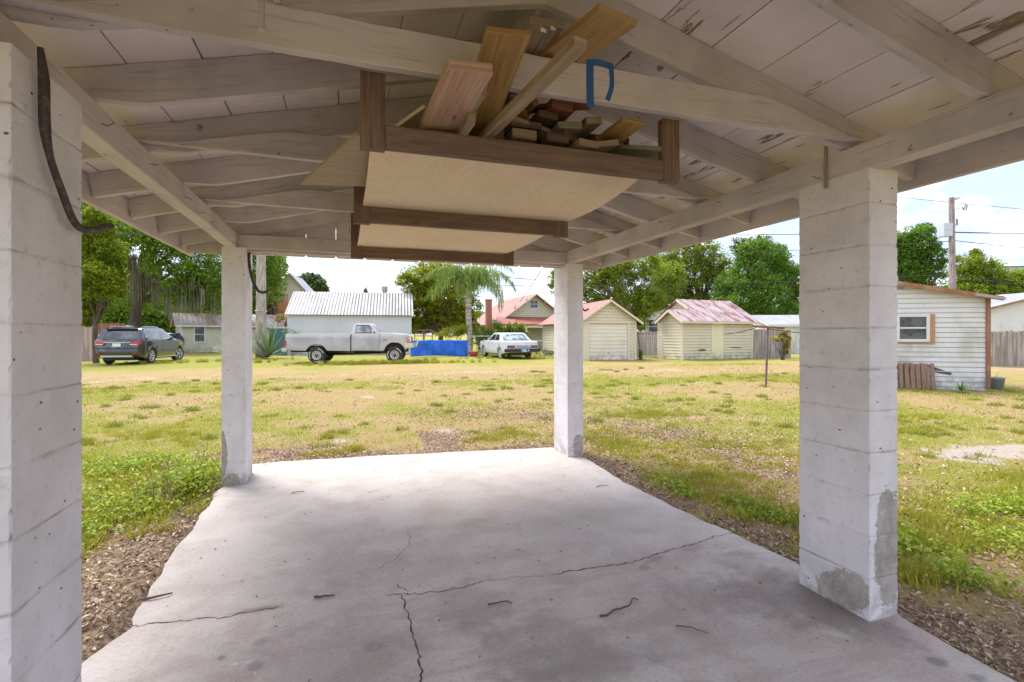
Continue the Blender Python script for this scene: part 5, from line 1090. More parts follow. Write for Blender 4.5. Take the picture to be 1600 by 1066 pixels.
# ============================================================ fences
def f_fence(c1, c2): return lambda nt: {'Base Color': nt.mix(nt.mr(nt.noise(nt.coord('Object', scale=(7, 7, .6)), 1.4, 6, .65), .36, .64), c1, c2), 'Normal': nt.bump(nt.noise(nt.coord('Object', scale=(16, 16, 1)), 2, 4), .4, .02)}
FN_GREY = mat('grey_fence_wood', f_fence((.22, .19, .17), (.42, .37, .34)), rough=.95); FN_PINK = mat('pinkish_fence_wood', f_fence((.34, .24, .21), (.56, .43, .39)), rough=.95); FN_RED = mat('red_fence_wood', f_fence((.22, .085, .06), (.38, .17, .12)), rough=.95)
def fence(label, a, b, h, m, bw=.14, name='wood_fence', dog=True):
    a = Vector(a); b = Vector(b); L = (b-a).length; rz = math.atan2(b.y-a.y, b.x-a.x); t = thing(name, label, 'fence', (a.x, a.y, GZ(a.x, a.y)), rz); n = int(L/bw); mb = MB()
    for k in range(n):
        x0 = k*bw+.004; x1 = (k+1)*bw-.004; hh = h+random.uniform(-.03, .03); o_ = random.uniform(-.004, .004)
        mb.slab([(x0, o_, 0), (x1, o_, 0), (x1, o_, hh-.04), (x1-.03, o_, hh), (x0+.03, o_, hh), (x0, o_, hh-.04)], .018)
    mb.build('picket', m, t); mb = MB()
    for z in (.3, h-.3): mb.box(0, L, .02, .06, z-.04, z+.04)
    mb.build('fence_rail', m, t)
    for k in range(int(L/2.4)+1): mb = MB(); x = min(k*2.4, L); mb.box(x-.05, x+.05, .061, .16, -.1, h-.06); mb.build('fence_post', m, t)
    return t
fence('grey picket fence between the garage and the red roofed shed', at(993, 31), at(1050, 32), zz(518, 31)-.1, FN_GREY)
fence('grey picket fence right of the red roofed shed', at(1176, 27.3), at(1236, 27.8), zz(514, 27.3)-.1, FN_GREY)
fence('tall greyish fence beyond the bucket at the far right', at(1538, 20.5), at(1760, 19.5), zz(517, 20)-.1, FN_GREY)
fence('pinkish board fence at the far left edge behind the black car', at(60, 25.5), at(151, 26), zz(509, 25.7), FN_PINK, .2)
fence('red-brown board fence behind the black car', at(148, 31), at(200, 31.5), zz(506, 31), FN_RED, .16)
fence('pale lower fence panel between the red-brown fence and the black car', at(140, 29), at(192, 29.2), zz(523, 29), FN_PINK, .3)
tf0 = Vector(at(420, 31)); tf1 = Vector(at(449, 30.5)); t = thing('mesh_fence', 'dark teal screened fence left of the tin-roofed shed', 'fence', (*tf0, GZ(*tf0)), math.atan2((tf1-tf0).y, (tf1-tf0).x)); L = (tf1-tf0).length; hh = zz(513, 31)-.1; mb = MB()
mb.slab([(0, 0, .02), (L, 0, .02), (L, 0, hh), (0, 0, hh)], .01); mb.build('screen_cloth', mat('teal_screen', f_fence((.03, .09, .10), (.06, .15, .16)), rough=.8), t); mb = MB()
for k in range(3): mb.tube([(k*L/2, .04, -.05), (k*L/2, .04, hh+.05)], .03, 8)
mb.tube([(0, .04, hh), (L, .04, hh)], .02, 8); mb.build('fence_frame', mat('galvanised', None, (.5, .5, .52), .4, .6), t)
# chain-link gate between garage and shed
g0 = Vector(at(996, 26.5)); g1 = Vector(at(1042, 26.8)); t = thing('chain_link_gate', 'low chain link gate in the gap between the two cream sheds', 'gate', (*g0, GZ(*g0)), math.atan2((g1-g0).y, (g1-g0).x)); L = (g1-g0).length; mb = MB(); hg = 1.25
for x in (0, L*.47, L*.53, L): mb.tube([(x, 0, 0), (x, 0, hg)], .022, 8)
for a, b in ((0, .47), (.53, 1)): mb.tube([(a*L, 0, hg-.05), (b*L, 0, hg-.05)], .018, 8); mb.tube([(a*L, 0, .1), (b*L, 0, .1)], .018, 8)
mb.build('gate_frame', MATS['galvanised'], t); mb = MB(); k = -hg
while k < L:
    a0, a1 = max(k, 0), min(k+hg, L)
    if a1 > a0: mb.tube([(a0, 0, .1+(a0-k)*.92), (a1, 0, .1+(a1-k)*.92)], .004, 4, cap=False); mb.tube([(a0, .005, hg-.05-(a0-k)*.92), (a1, .005, hg-.05-(a1-k)*.92)], .004, 4, cap=False)
    k += .11
mb.build('chain_mesh', MATS['galvanised'], t)
# blue tarp over a wire fence
b0 = Vector(at(642, 28.4)); b1 = Vector(at(731, 29.6)); L = (b1-b0).length; t = thing('tarp_fence', 'bright blue tarp stretched along a low fence ahead of the pickup truck', 'tarp', (*b0, GZ(*b0)), math.atan2((b1-b0).y, (b1-b0).x)); hh = zz(531, 28.8)-.12; nx_, nz_ = 70, 16; vs = []
for j in range(nz_+1):
    for i in range(nx_+1):
        x = i/nx_*L; z = j/nz_; y = .05*math.sin(x*2.1+z*2)+.03*math.sin(x*6.5+z*5)*(1-z*.4)+.012*math.sin(x*17+z*3); zt = hh-.03*abs(math.sin(x*2.9))+.02*math.sin(x*1.1); vs.append((x, y*(.5+.5*math.sin(z*3.1)), .04+.04*math.sin(x*1.3)*(1-z)+z*(zt-.04)))
mb = MB(); mb.add(vs, [(j*(nx_+1)+i, j*(nx_+1)+i+1, (j+1)*(nx_+1)+i+1, (j+1)*(nx_+1)+i) for j in range(nz_) for i in range(nx_)], None, 0, True)
o = mb.build('tarp_sheet', mat('blue_tarp', lambda nt: {'Base Color': nt.mix(nt.mr(nt.noise(nt.coord(), 3, 4), .4, .65), (.004, .10, .60), (.01, .15, .72))}, rough=.45), t); sm_ = o.modifiers.new('thick', 'SOLIDIFY'); sm_.thickness = .004
mb = MB()
for x in (.02, L*.33, L*.66, L): mb = MB(); mb.tube([(x, .09, -.05), (x, .09, hh+.02)], .022, 8); mb.build('fence_post', MATS['galvanised'], t)
mb = MB(); mb.tube([(0, .09, hh-.02), (L, .09, hh-.02)], .015, 6); mb.build('fence_rail', MATS['galvanised'], t)
# wire fence rail behind the sedan
r0 = Vector(at(731, 31)); r1 = Vector(at(770, 31.4)); L = (r1-r0).length; t = thing('wire_fence', 'thin galvanised fence rail between the blue tarp and the white sedan', 'fence', (*r0, .1), math.atan2((r1-r0).y, (r1-r0).x)); mb = MB(); mb.tube([(0, 0, 1.18), (L, 0, 1.18)], .03, 8); mb.build('fence_rail', MATS['galvanised'], t); mb = MB()
for k in range(2): mb = MB(); mb.tube([(k*L, 0, -.05), (k*L, 0, 1.22)], .03, 8); mb.build('fence_post', MATS['galvanised'], t)
mb = MB(); mb.lathe([(0, 0), (.20, 0), (.27, .26), (.29, .28), (.26, .30), (0, .27)], n=22)
qx, qy = at(740, 29.5); single('planter_tub', mb, mat('pink_plastic', None, (.62, .10, .13), .5), 'round red tub between the blue tarp and the white sedan', 'tub', (qx, qy, GZ(qx, qy)))
# patio umbrella glimpsed over the car, red pipe frame
ux, uy = at(199, 36); mb = MB(); t = thing('patio_umbrella', 'pale grey umbrella canopy peeking above the black car roof', 'umbrella', (ux, uy, .05)); zt = zz(509, 36); mb.lathe([(0, zt), (.25, zt-.05), (.45, zt-.18), (.55, zt-.38), (.52, zt-.38), (0, zt-.1)], n=16); mb.build('canopy', mat('pale_canvas', None, (.55, .55, .58), .8), t); mb = MB(); mb.tube([(0, 0, -.05), (0, 0, zt-.02)], .02, 8); mb.build('pole', MATS['galvanised'], t)
rx_, ry_ = at(648, 33); t = thing('pipe_frame', 'red-brown pipe frame behind the front of the pickup truck', 'frame', (rx_, ry_, .1), -.3); mb = MB()
for x in (0, .55, .62, 1.15):
    mb.tube([(x, 0, -.05), (x, 0, zz(516, 33)-.1)], .03, 8)
for z in (zz(516, 33)-.1, zz(525, 33)-.1, .3): mb.tube([(0, 0, z), (1.15, 0, z)], .025, 8)
mb.build('frame_pipes', mat('maroon_pipe', None, (.28, .07, .07), .6), t)

# ============================================================ poles and wires
px0, py0 = at(408, 27.3); mb = MB(); zt = 9.5; vs = []
for z, r in ((-.2, .235), (zt, .16)): vs += [(-r, -r*.8, z), (r, -r*.8, z), (r, r*.8, z), (-r, r*.8, z)]
mb.add(vs, [(0, 1, 5, 4), (1, 2, 6, 5), (2, 3, 7, 6), (3, 0, 4, 7), (4, 5, 6, 7)])
t = thing('concrete_pole', 'square concrete utility pole standing just right of the far left pillar', 'utility pole', (px0, py0, GZ(px0, py0)), -.3); mb.build('shaft', mat('pole_concrete', f_bark((.50, .44, .39)), rough=.9), t, bevel=.02)
mb = MB(); z = zz(489, 27.3); mb.tube([(-.225, -.2, z), (.225, -.2, z)], .02, 6); mb.tube([(-.225, .2, z), (.225, .2, z)], .02, 6); mb.build('band', MATS['galvanised'], t)
ux, uy = at(1488, 30); t = thing('utility_pole', 'tall wooden utility pole with a grey transformer box behind the white shed', 'utility pole', (ux, uy, .1), -.3); zt = zz(309, 30)-.1; mb = MB(); mb.tube([(0, 0, -.2), (.0, 0, zt*.5), (-.05, 0, zt)], [.19, .17, .14], 14); mb.build('shaft', mat('pole_wood', f_bark((.38, .31, .30)), rough=.95), t)
mb = MB(); z0, z1 = zz(370, 30)-.1, zz(350, 30)-.1; mb.box(-.72, -.19, -.25, .25, z0, z1); mb.beam((-.62, 0, z1), (-.62, 0, z1+.22), .05, .05, up=(0, 1, 0)); mb.beam((-.72, -.262, (z0+z1)/2), (-.19, -.262, (z0+z1)/2), .02, .06); mb.build('transformer_box', mat('box_grey', None, (.50, .54, .60), .5, .2), t, bevel=.03)
mb = MB(); mb.tube([(-.02, 0, zt-.12), (.25, 0, zt-.05), (.42, -.02, zt+.0)], [.07, .07, .04], 8); mb.build('lamp_arm', MATS['grey_metal'], t)
mb = MB(); zb = zz(327, 30)-.1; mb.tube([(0, 0, zb-.05), (.62, 0, zb+.1)], .02, 6); mb.tube([(.62, 0, zb+.1), (.72, 0, zb-.05), (.85, 0, zb-.02), (.9, 0, zb+.25), (.78, 0, zb+.28), (.74, 0, zb+.05)], .035, 8); mb.tube([(.28, 0, zz(352, 30)-.1), (.28, 0, zz(342, 30)-.1)], .045, 8); mb.tube([(0, 0, zz(352, 30)-.1), (.28, 0, zz(352, 30)-.1)], .02, 6); mb.build('insulator_bracket', mat('insulator', None, (.16, .18, .20), .4), t)
M_WIRE = mat('black_cable', None, (.03, .03, .032), .7)
def wire(label, a, b, sag, r=.012):
    a = Vector(a); b = Vector(b); pts = [(a.lerp(b, k/24)-a)-Vector((0, 0, 4*sag*(k/24)*(1-k/24))) for k in range(25)]; mb = MB(); mb.tube(pts, r*1.7, 6, cap=False); return single('power_wire', mb, M_WIRE, label, 'power line', a, 'overhead power wires')
def w3(c, r, d): x, y = at(c, d); return (x, y, zz(r, d))
pole = (ux, uy)
wire('thick wire running right from the transformer', w3(1488, 363, 30), w3(1900, 352, 34), .25, .02)
wire('thinner wire running right below the thick one', w3(1490, 376, 30), w3(1950, 408, 32), .2, .012)
wire('wire running left from the transformer past the leafy tree', w3(1488, 363, 30), w3(760, 352, 60), .5, .014)
wire('lower wire running left from the transformer pole', w3(1488, 377, 30), w3(760, 398, 60), .5, .012)
wire('faint high wire above the utility pole', w3(1180, 283, 46), w3(1900, 350, 46), .3, .012)
wire('low cable pair crossing before the yellow-green tree', w3(1488, 430, 30), w3(1850, 468, 33), .2, .012)
wire('low cable running left from the wooden pole across the trees', w3(1488, 429, 30), w3(640, 442, 55), .5, .012)
wire('service wire climbing from the bungalow up to the carport roof edge', w3(812, 472, 40), w3(862, 395, 26), .1, .014)
wire('wire crossing the sky right of the palm', w3(690, 424, 48), w3(1180, 455, 48), .3, .016)
wire('faint wire above the tin roof', w3(480, 395, 40), w3(560, 460, 44), .1, .010)
wire('pale wire across the mossy oak near the pipe end', w3(60, 346, 30), w3(400, 352, 30), .1, .012)
wire('lower pale wire across the mossy oak', w3(60, 362, 30), w3(400, 366, 30), .1, .012)
# clothes line post
tx, ty = at(1196.5, 12.95); t = thing('clothes_post', 'rusty T-shaped clothes line post standing alone in the yard', 'clothes post', (tx, ty, GZ(tx, ty)), -.15); mb = MB(); zt = zz(512, 12.95)-GZ(tx, ty); mb.tube([(-.0, 0, -.1), (.03, 0, zt*.5), (.06, 0, zt)], .026, 10); mb.build('post', mat('post_steel', lambda nt: {'Base Color': nt.mix(nt.mr(nt.noise(nt.coord(), 6, 5), .45, .6), (.16, .13, .14), (.16, .08, .06))}, rough=.7, metal=.2), t)
mb = MB(); mb.beam((-.40, 0, zt+.035), (.54, 0, zt-.01), .05, .05, 8, .004); mb.build('crossbar', mat('rust_red', None, (.23, .085, .06), .85), t, bevel=.006)
for i in range(4):
    x = -.34+i*.26; mb = MB(); mb.tube([(x, 0, zt+.02), (x, -.02, zt-.05), (x+.03, -.02, zt-.05)], .005, 5); mb.build('line_hook', M_RUST, t)
wire('clothes line looping from the T post to the right', (tx+.1, ty, GZ(tx, ty)+zt-.03), (tx+2.6, ty-1.2, 1.50), .12, .006)['group'] = 'clothes lines'
wire('clothes line looping from the T post to the left', (tx-.3, ty, GZ(tx, ty)+zt), (tx-.50, ty+.9, 1.40), .03, .006)['group'] = 'clothes lines'
# ============================================================ vehicles (local: x forward, rear axle at 0, z up)
def arch(cx, r, z0, n=10, cz=None):
    """points of a wheel opening from front to back along the sill (x decreasing)"""
    cz = r*.9 if cz is None else cz; out = []
    for k in range(n+1):
        a = math.pi*k/n; out.append((cx+r*math.cos(a), max(z0, cz+r*math.sin(a)) if 0 < k < n else z0))
    return out
def shell(name, prof, hw, fn, xs, zs, m, parent, bevel=0, y0=-1, y1=1, smooth_=False):
    bm = bmesh.new(); A = [bm.verts.new((x, y0, z)) for x, z in prof]; f = bm.faces.new(A); r = bmesh.ops.extrude_face_region(bm, geom=[f])
    for v_ in [g for g in r['geom'] if isinstance(g, bmesh.types.BMVert)]: v_.co.y = y1
    bmesh.ops.recalc_face_normals(bm, faces=bm.faces)
    for x in xs: bmesh.ops.bisect_plane(bm, geom=bm.verts[:]+bm.edges[:]+bm.faces[:], plane_co=(x, 0, 0), plane_no=(1, 0, 0))
    for z in zs: bmesh.ops.bisect_plane(bm, geom=bm.verts[:]+bm.edges[:]+bm.faces[:], plane_co=(0, 0, z), plane_no=(0, 0, 1))
    bmesh.ops.bisect_plane(bm, geom=bm.verts[:]+bm.edges[:]+bm.faces[:], plane_co=(0, 0, 0), plane_no=(0, 1, 0)) if y0 < 0 < y1 else None
    for v_ in bm.verts: v_.co.y *= hw*fn(v_.co.x, v_.co.z)
    bmesh.ops.triangulate(bm, faces=[f_ for f_ in bm.faces if len(f_.verts) > 4])
    me = bpy.data.meshes.new(name); bm.to_mesh(me); bm.free(); me.materials.append(m)
    for p in me.polygons: p.use_smooth = smooth_
    o = bpy.data.objects.new(name, me); COL.objects.link(o); o.parent = parent
    if bevel: b = o.modifiers.new('edge', 'BEVEL'); b.width = bevel; b.segments = 2; b.limit_method = 'ANGLE'; b.angle_limit = R(35)
    if smooth_:
        o.modifiers.new('wn', 'WEIGHTED_NORMAL') if False else None
        es = o.modifiers.new('split', 'EDGE_SPLIT'); es.split_angle = R(38)
    return o
def side_panel(name, poly, hw, fn, off, t, m, parent, sides=(-1, 1), zs=(), xs=()):
    r = []
    for s in sides:
        bm = bmesh.new(); A = [bm.verts.new((x, 0, z)) for x, z in poly]; bm.faces.new(A)
        for z in zs: bmesh.ops.bisect_plane(bm, geom=bm.verts[:]+bm.edges[:]+bm.faces[:], plane_co=(0, 0, z), plane_no=(0, 0, 1))
        for x in xs: bmesh.ops.bisect_plane(bm, geom=bm.verts[:]+bm.edges[:]+bm.faces[:], plane_co=(x, 0, 0), plane_no=(1, 0, 0))
        e = bmesh.ops.extrude_face_region(bm, geom=bm.faces[:]); top = [g for g in e['geom'] if isinstance(g, bmesh.types.BMVert)]
        for v_ in bm.verts: v_.co.y = s*(hw*fn(v_.co.x, v_.co.z)-.01)
        for v_ in top: v_.co.y += s*(.01+off)
        bmesh.ops.recalc_face_normals(bm, faces=bm.faces); me = bpy.data.meshes.new(name); bm.to_mesh(me); bm.free(); me.materials.append(m)
        o = bpy.data.objects.new(name, me); COL.objects.link(o); o.parent = parent; r.append(o)
    return r
TYRE = mat('tyre_rubber', lambda nt: {'Base Color': nt.mix(nt.mr(nt.noise(nt.coord(), 9, 4), .4, .65), (.025, .025, .026), (.07, .065, .06))}, rough=.9); CHROME = mat('chrome', None, (.65, .66, .68), .22, .95); ALLOY = mat('alloy', None, (.62, .63, .66), .35, .6); BLKP = mat('black_plastic', None, (.02, .02, .022), .6)
RED = mat('tail_light_red', None, (.45, .012, .02), .2, spec=.7); WHITEL = mat('clear_lens', None, (.75, .75, .75), .15)
def wheel(parent, x, y, r, wd, s, rim=.62, style='alloy', steer=0, letters=False, n=30):
    t_ = bpy.data.objects.new('wheel', None); COL.objects.link(t_); t_.parent = parent; t_.location = (x, y, r); t_.rotation_euler = (0, 0, steer); h = wd/2
    mb = MB(); ri = r*rim; mb.lathe([(ri, -h*.8), (ri*1.12, -h), (r*.90, -h), (r*.985, -h*.75), (r, -h*.4), (r, h*.4), (r*.985, h*.75), (r*.90, h), (ri*1.12, h), (ri, h*.8)], axis='Y', n=n)
    # o sits on the outer side s
    mb.build('tyre', TYRE, t_); mb = MB(); o_ = s*h
    mb.lathe([(ri*1.01, o_*.8), (ri*.94, o_*.82), (ri*.9, o_*.35), (ri*.3, o_*.3), (0, o_*.3)], axis='Y', n=n); 
    if style == 'alloy':
        mb2 = MB()
        for k in range(5):
            for dlt in (-.16, .16):
                a = k*2*math.pi/5; b = a+dlt; p0 = Vector((ri*.18*math.cos(a), o_*.68, ri*.18*math.sin(a))); p1 = Vector((ri*.95*math.cos(b), o_*.78, ri*.95*math.sin(b))); mb2.beam(p0, p1, ri*.13, ri*.1, up=(0, 1, 0))
        mb2.lathe([(ri*.24, o_*.6), (ri*.22, o_*.8), (0, o_*.82)], axis='Y', n=14); mb2.lathe([(ri*1.01, o_*.8), (ri*.99, o_*.86), (ri*.90, o_*.84), (ri*.88, o_*.5)], axis='Y', n=n)
        mb.build('rim', BLKP, t_); mb2.build('spokes', ALLOY, t_)
    elif style == 'truck':
        rm = mat('dull_steel_rim', None, (.55, .55, .56), .4, .4)
        mb = MB(); mb.lathe([(ri*1.01, o_*.8), (ri*.92, o_*.84), (ri*.84, o_*.45), (ri*.55, o_*.5), (ri*.5, o_*.62), (ri*.2, o_*.68), (0, o_*.68)], axis='Y', n=n); mb.build('rim', rm, t_)
        mb = MB()
        for k in range(8):
            a = k*math.pi/4; mb.lathe([(.0, o_*.56), (ri*.11, o_*.56), (ri*.11, o_*.60), (0, o_*.60)], (ri*.66*math.cos(a), 0, ri*.66*math.sin(a)), 'Y', 8)
        mb.lathe([(ri*.42, o_*.63), (ri*.34, o_*.85), (ri*.2, o_*1.0), (0, o_*1.0)], axis='Y', n=16); mb.build('hub', mat('hub_brown', None, (.17, .09, .06), .7), t_)
    else:
        mb = MB(); mb.lathe([(ri*1.01, o_*.8), (ri*.95, o_*.9), (ri*.8, o_*.78), (ri*.45, o_*.80), (ri*.3, o_*.95), (0, o_*.98)], axis='Y', n=n); mb.build('rim', ALLOY, t_)
        mb = MB(); mb.lathe([(ri*1.24, o_*1.004), (ri*1.13, o_*1.004)], axis='Y', n=n); mb.build('white_stripe', mat('white_rubber', None, (.7, .7, .68), .7), t_)
    if letters:
        mb = MB()
        for a0, a1 in ((.35, 1.35), (2.6, 3.7), (4.5, 5.3)):
            N = 9
            for k in range(N):
                a = a0+(a1-a0)*k/N; b = a+(a1-a0)/N*.8; r0_, r1_ = r*.76, r*.84
                q = [(r0_*math.cos(a), o_*1.004, r0_*math.sin(a)), (r1_*math.cos(a), o_*1.004, r1_*math.sin(a)), (r1_*math.cos(b), o_*1.004, r1_*math.sin(b)), (r0_*math.cos(b), o_*1.004, r0_*math.sin(b))]; mb.add(q, [(0, 1, 2, 3)])
        mb.build('raised_letters', mat('white_rubber', None, (.7, .7, .68), .7), t_)
    return t_
# ---------- old pickup
def f_truck(nt):
    o = nt.coord('Object'); n = nt.noise(o, .9, 6, .62, .5); n2 = nt.noise(o, 4, 5, .65); x = nt.sep(o)
    col = nt.mix(nt.mr(n, .38, .62), (.33, .325, .37), (.46, .45, .48)); col = nt.mix(nt.m('MULTIPLY', nt.mr(n2, .50, .70), .35), col, (.55, .52, .50))
    col = nt.mix(nt.m('MULTIPLY', nt.mr(x[2], 1.12, 1.28), .8), col, (.62, .60, .62)); low = nt.m('MULTIPLY', nt.mr(x[2], .85, .55), nt.mr(n2, .4, .6)); col = nt.mix(nt.m('MULTIPLY', low, .7), col, (.36, .32, .25))  # upper body lightened: highlight above the crease painted into the colour
    fen = nt.m('MULTIPLY', nt.mr(x[0], 2.6, 2.9), nt.mr(n, .45, .6)); return {'Base Color': nt.mix(nt.m('MULTIPLY', fen, .5), col, (.55, .48, .38)), 'Roughness': nt.mr(n2, .3, .7, .38, .7)}
TP = mat('faded_silver_paint', f_truck)
tx0, ty0 = at(495.6, 22.3); tx1, ty1 = at(620, 22.8); trz = math.atan2(ty1-ty0, tx1-tx0); q = Vector((tx0, ty0))+Vector((-math.sin(trz), math.cos(trz)))*.82
trk = thing('pickup_truck', 'old faded silver pickup truck with a long bed parked before the tin-roofed shed', 'pickup truck', (q.x, q.y, GZ(q.x, q.y)), trz); HW = .99; LS = 1.02
def fnt(x, z):
    f = 1.0-.012*max(0, (.95-z))/.4
    if z > 1.12: f = 1-.022*min(1, (z-1.12)/.06)
    if 1.05 < z <= 1.12: f = 1.004
    if z > 1.33: f = .978-.16*(z-1.33)/.45
    if x > 3.7: f *= 1-.10*((x-3.7)/.35)**2
    return f
zs = (.7, .95, 1.05, 1.12, 1.16, 1.25); 
# bed
bed = [(-1.28, .62), (-1.30, 1.0), (-1.28, 1.31), (1.43, 1.33), (1.43, .56)]+arch(0, .47, .57, 12, .40)[0:]+[(-1.1, .60)]
def halfshell(name, prof, y0, y1, xs, m=TP, bev=.008): return shell(name, prof, HW, fnt, xs, zs, m, trk, bev, y0, y1)
halfshell('bed_side', bed, -1, -.93, (-.6, .5, 1)); halfshell('bed_side', bed, .93, 1, (-.6, .5, 1))
mb = MB(); mb.box(-1.29, -1.24, -.91, .91, .66, 1.30); mb.build('tailgate', TP, trk, bevel=.01)
mb = MB(); mb.box(-1.235, 1.42, -.91, .91, .80, .84); mb.box(1.38, 1.43, -.91, .91, .845, 1.30); mb.box(-.55, .55, -.915, -.62, .845, 1.0); mb.box(-.55, .55, .62, .915, .845, 1.0); mb.build('bed_floor', TP, trk)
fr_ = [(1.46, .56), (1.46, 1.34), (2.70, 1.37), (3.3, 1.34), (3.98, 1.27), (4.05, 1.2), (4.06, .80), (4.0, .66), (3.86, .62)]+[(p[0]+3.36, p[1]) for p in arch(0, .47, .57, 12, .48)]+[(2.6, .55)]
shell('cab_lower', fr_, HW, fnt, (1.9, 2.3, 2.68, 3.1, 3.6), zs, TP, trk, .012)
cabp = [(1.50, 1.345), (1.55, 1.70), (1.62, 1.775), (1.75, 1.80), (2.20, 1.795), (2.31, 1.76), (2.66, 1.36)]
shell('cab_roof', cabp, HW, fnt, (1.6, 2.0, 2.3), (1.45, 1.55, 1.65, 1.74), TP, trk, .02)
gl = mat('cab_glass', lambda nt: {'Base Color': nt.mix(nt.mr(nt.noise(nt.coord(), 4, 3), .4, .6), (.16, .18, .22), (.42, .45, .50))}, rough=.15, spec=.7)
for w_ in side_panel('side_window', [(1.66, 1.37), (1.69, 1.70), (2.20, 1.70), (2.27, 1.66), (2.52, 1.37)], HW, fnt, .006, .01, gl, trk, zs=(1.45, 1.55, 1.65)):
    s = 1 if w_.data.vertices[0].co.y > 0 else -1; mb = MB(); yy = lambda x, z: s*(HW*fnt(x, z)+.014)
    P_ = [(1.66, 1.37), (1.69, 1.70), (2.20, 1.70), (2.27, 1.66), (2.52, 1.37)]
    mb.tube([(x, yy(x, z), z) for x, z in P_], .014, 5, closed=True, sm=False); mb.tube([(2.33, yy(2.33, 1.37), 1.37), (2.20, yy(2.2, 1.70), 1.70)], .012, 5); mb.build('window_trim', BLKP, w_)
mb = MB(); g = lambda x, z, s, o=.006: (x+o*.75, s*HW*fnt(x, z)*.93, z+o*.65); mb.quad(g(2.63, 1.395, -1), g(2.63, 1.395, 1), g(2.345, 1.72, 1), g(2.345, 1.72, -1)); mb.build('windshield', gl, trk)
for s in (-1, 1):
    mb = MB(); mb.beam((3.2, s*.45, 1.375), (3.9, s*.45, 1.31), .10, .015) if s == -1 else None
    mb.beam((2.46, s*(HW*.99), 1.50), (2.44, s*(HW+.10), 1.44), .02, .02); mb.beam((2.40, s*(HW+.10), 1.40), (2.44, s*(HW+.20), 1.42), .03, .17); mb.build('mirror', mat('mirror_white', None, (.58, .58, .60), .4), trk, bevel=.01)
    def line(pts, w__=.009, m__=BLKP, nm='seam', o_=.002):
        mb = MB(); mb.tube([(x, s*(HW*fnt(x, z)+o_), z) for x, z in pts], w__, 5); return mb.build(nm, m__, trk)
    line([(1.485, 1.33), (1.485, 1.1), (1.485, .58)], .010, nm='door_seam'); line([(2.70, 1.35), (2.70, 1.1), (2.69, .8), (2.66, .62)], .006, nm='door_seam')
    line([(1.5, .575), (2.66, .575)], .006, nm='door_seam'); line([(-1.28, 1.12), (1.42, 1.13)], .008, TP, 'body_crease', .0); line([(1.5, 1.13), (3.95, 1.13)], .008, TP, 'body_crease', 0)
    line([(3.05, 1.30), (4.0, 1.22)], .004, nm='hood_seam') if False else None
    mb = MB(); mb.beam((1.60, s*(HW*fnt(1.6, 1.2)+.012), 1.235), (1.74, s*(HW*fnt(1.7, 1.2)+.012), 1.225), .02, .035); mb.build('door_handle', CHROME, trk, bevel=.004)
    mb = MB(); sp_ = s*(HW*1.0+.004); mb.box(.68, .86, min(sp_, sp_-s*.004), max(sp_, sp_-s*.004)+.0, .76, .92); mb.build('fuel_door', TP, trk, bevel=.004)
    mb = MB(); mb.beam((2.86, s*(HW+.001), 1.035), (3.04, s*(HW+.001), 1.06), .008, .03); mb.build('fender_badge', BLKP, trk)
    mb = MB(); mb.box(-1.315, -1.235, min(s*.86, s*.995), max(s*.86, s*.995), .80, 1.02); mb.build('tail_light', RED, trk, bevel=.008)
    mb = MB(); mb.box(3.98, 4.085, min(s*.66, s*.90), max(s*.66, s*.90), .96, 1.16); mb.build('headlight', WHITEL, trk, bevel=.01)
    mb = MB(); mb.box(3.90, 4.03, min(s*.90, s*.955), max(s*.90, s*.955), .80, 1.10); mb.build('side_marker', mat('amber', None, (.55, .20, .10), .3), trk, bevel=.01)
mb = MB(); mb.box(4.062, 4.082, -.64, .64, .94, 1.17); mb.build('grille', mat('grille_dark', None, (.12, .12, .13), .4, .6), trk)
def bumper(pts, h, name='bumper', m=CHROME):
    mb = MB(); P_ = smooth(pts, 6)
    for a, b in zip(P_, P_[1:]): mb.beam(a, b, .035, h)
    return mb.build(name, m, trk)
bumper([(3.80, -1.0, .80), (4.10, -.98, .80), (4.24, -.7, .80), (4.27, 0, .80), (4.24, .7, .80), (4.10, .98, .80), (3.80, 1.0, .80)], .20)
mb = MB()
for s in (-1, 1): mb.tube([(4.28, s*.38, .72), (4.34, s*.38, .95), (4.32, s*.38, 1.10)], .028, 8)
mb.tube([(4.32, -.38, 1.08), (4.32, .38, 1.08)], .022, 8); mb.tube([(4.33, -.8, .93), (4.33, .8, .93)], .018, 8); mb.build('bull_bar', CHROME, trk)
bumper([(-1.25, -.98, .62), (-1.44, -.95, .62), (-1.46, 0, .62), (-1.44, .95, .62), (-1.25, .98, .62)], .15, m=mat('dull_bumper', None, (.55, .53, .50), .45, .4))
mb = MB(); mb.box(-1.2, 3.9, -.45, -.35, .50, .62); mb.box(-1.2, 3.9, .35, .45, .50, .62); mb.box(1.5, 2.6, -.3, .35, .40, .56); mb.tube([(0, -.8, .37), (0, .8, .37)], .06, 10); mb.tube([(3.36, -.8, .37), (3.36, .8, .37)], .055, 10); mb.tube([(0, 0, .37), (3.3, .1, .45)], .04, 8); mb.lathe([(0, -.16), (.17, -.1), (.19, 0), (.17, .1), (0, .16)], (0, 0, .37), 'Y', 14); mb.tube([(.3, -.5, .48), (1.3, -.6, .46), (2.4, -.55, .45)], .035, 8)
mb.box(-.5, .5, -.86, -.5, .64, .795); mb.box(2.95, 3.8, -.80, .80, .62, .9); mb.build('chassis', mat('underbody', None, (.03, .027, .025), .9), trk)
for x in (0, 3.36):
    for s in (-1, 1): wheel(trk, x, s*.84, .375, .27, s, .53, 'truck', 0, True)
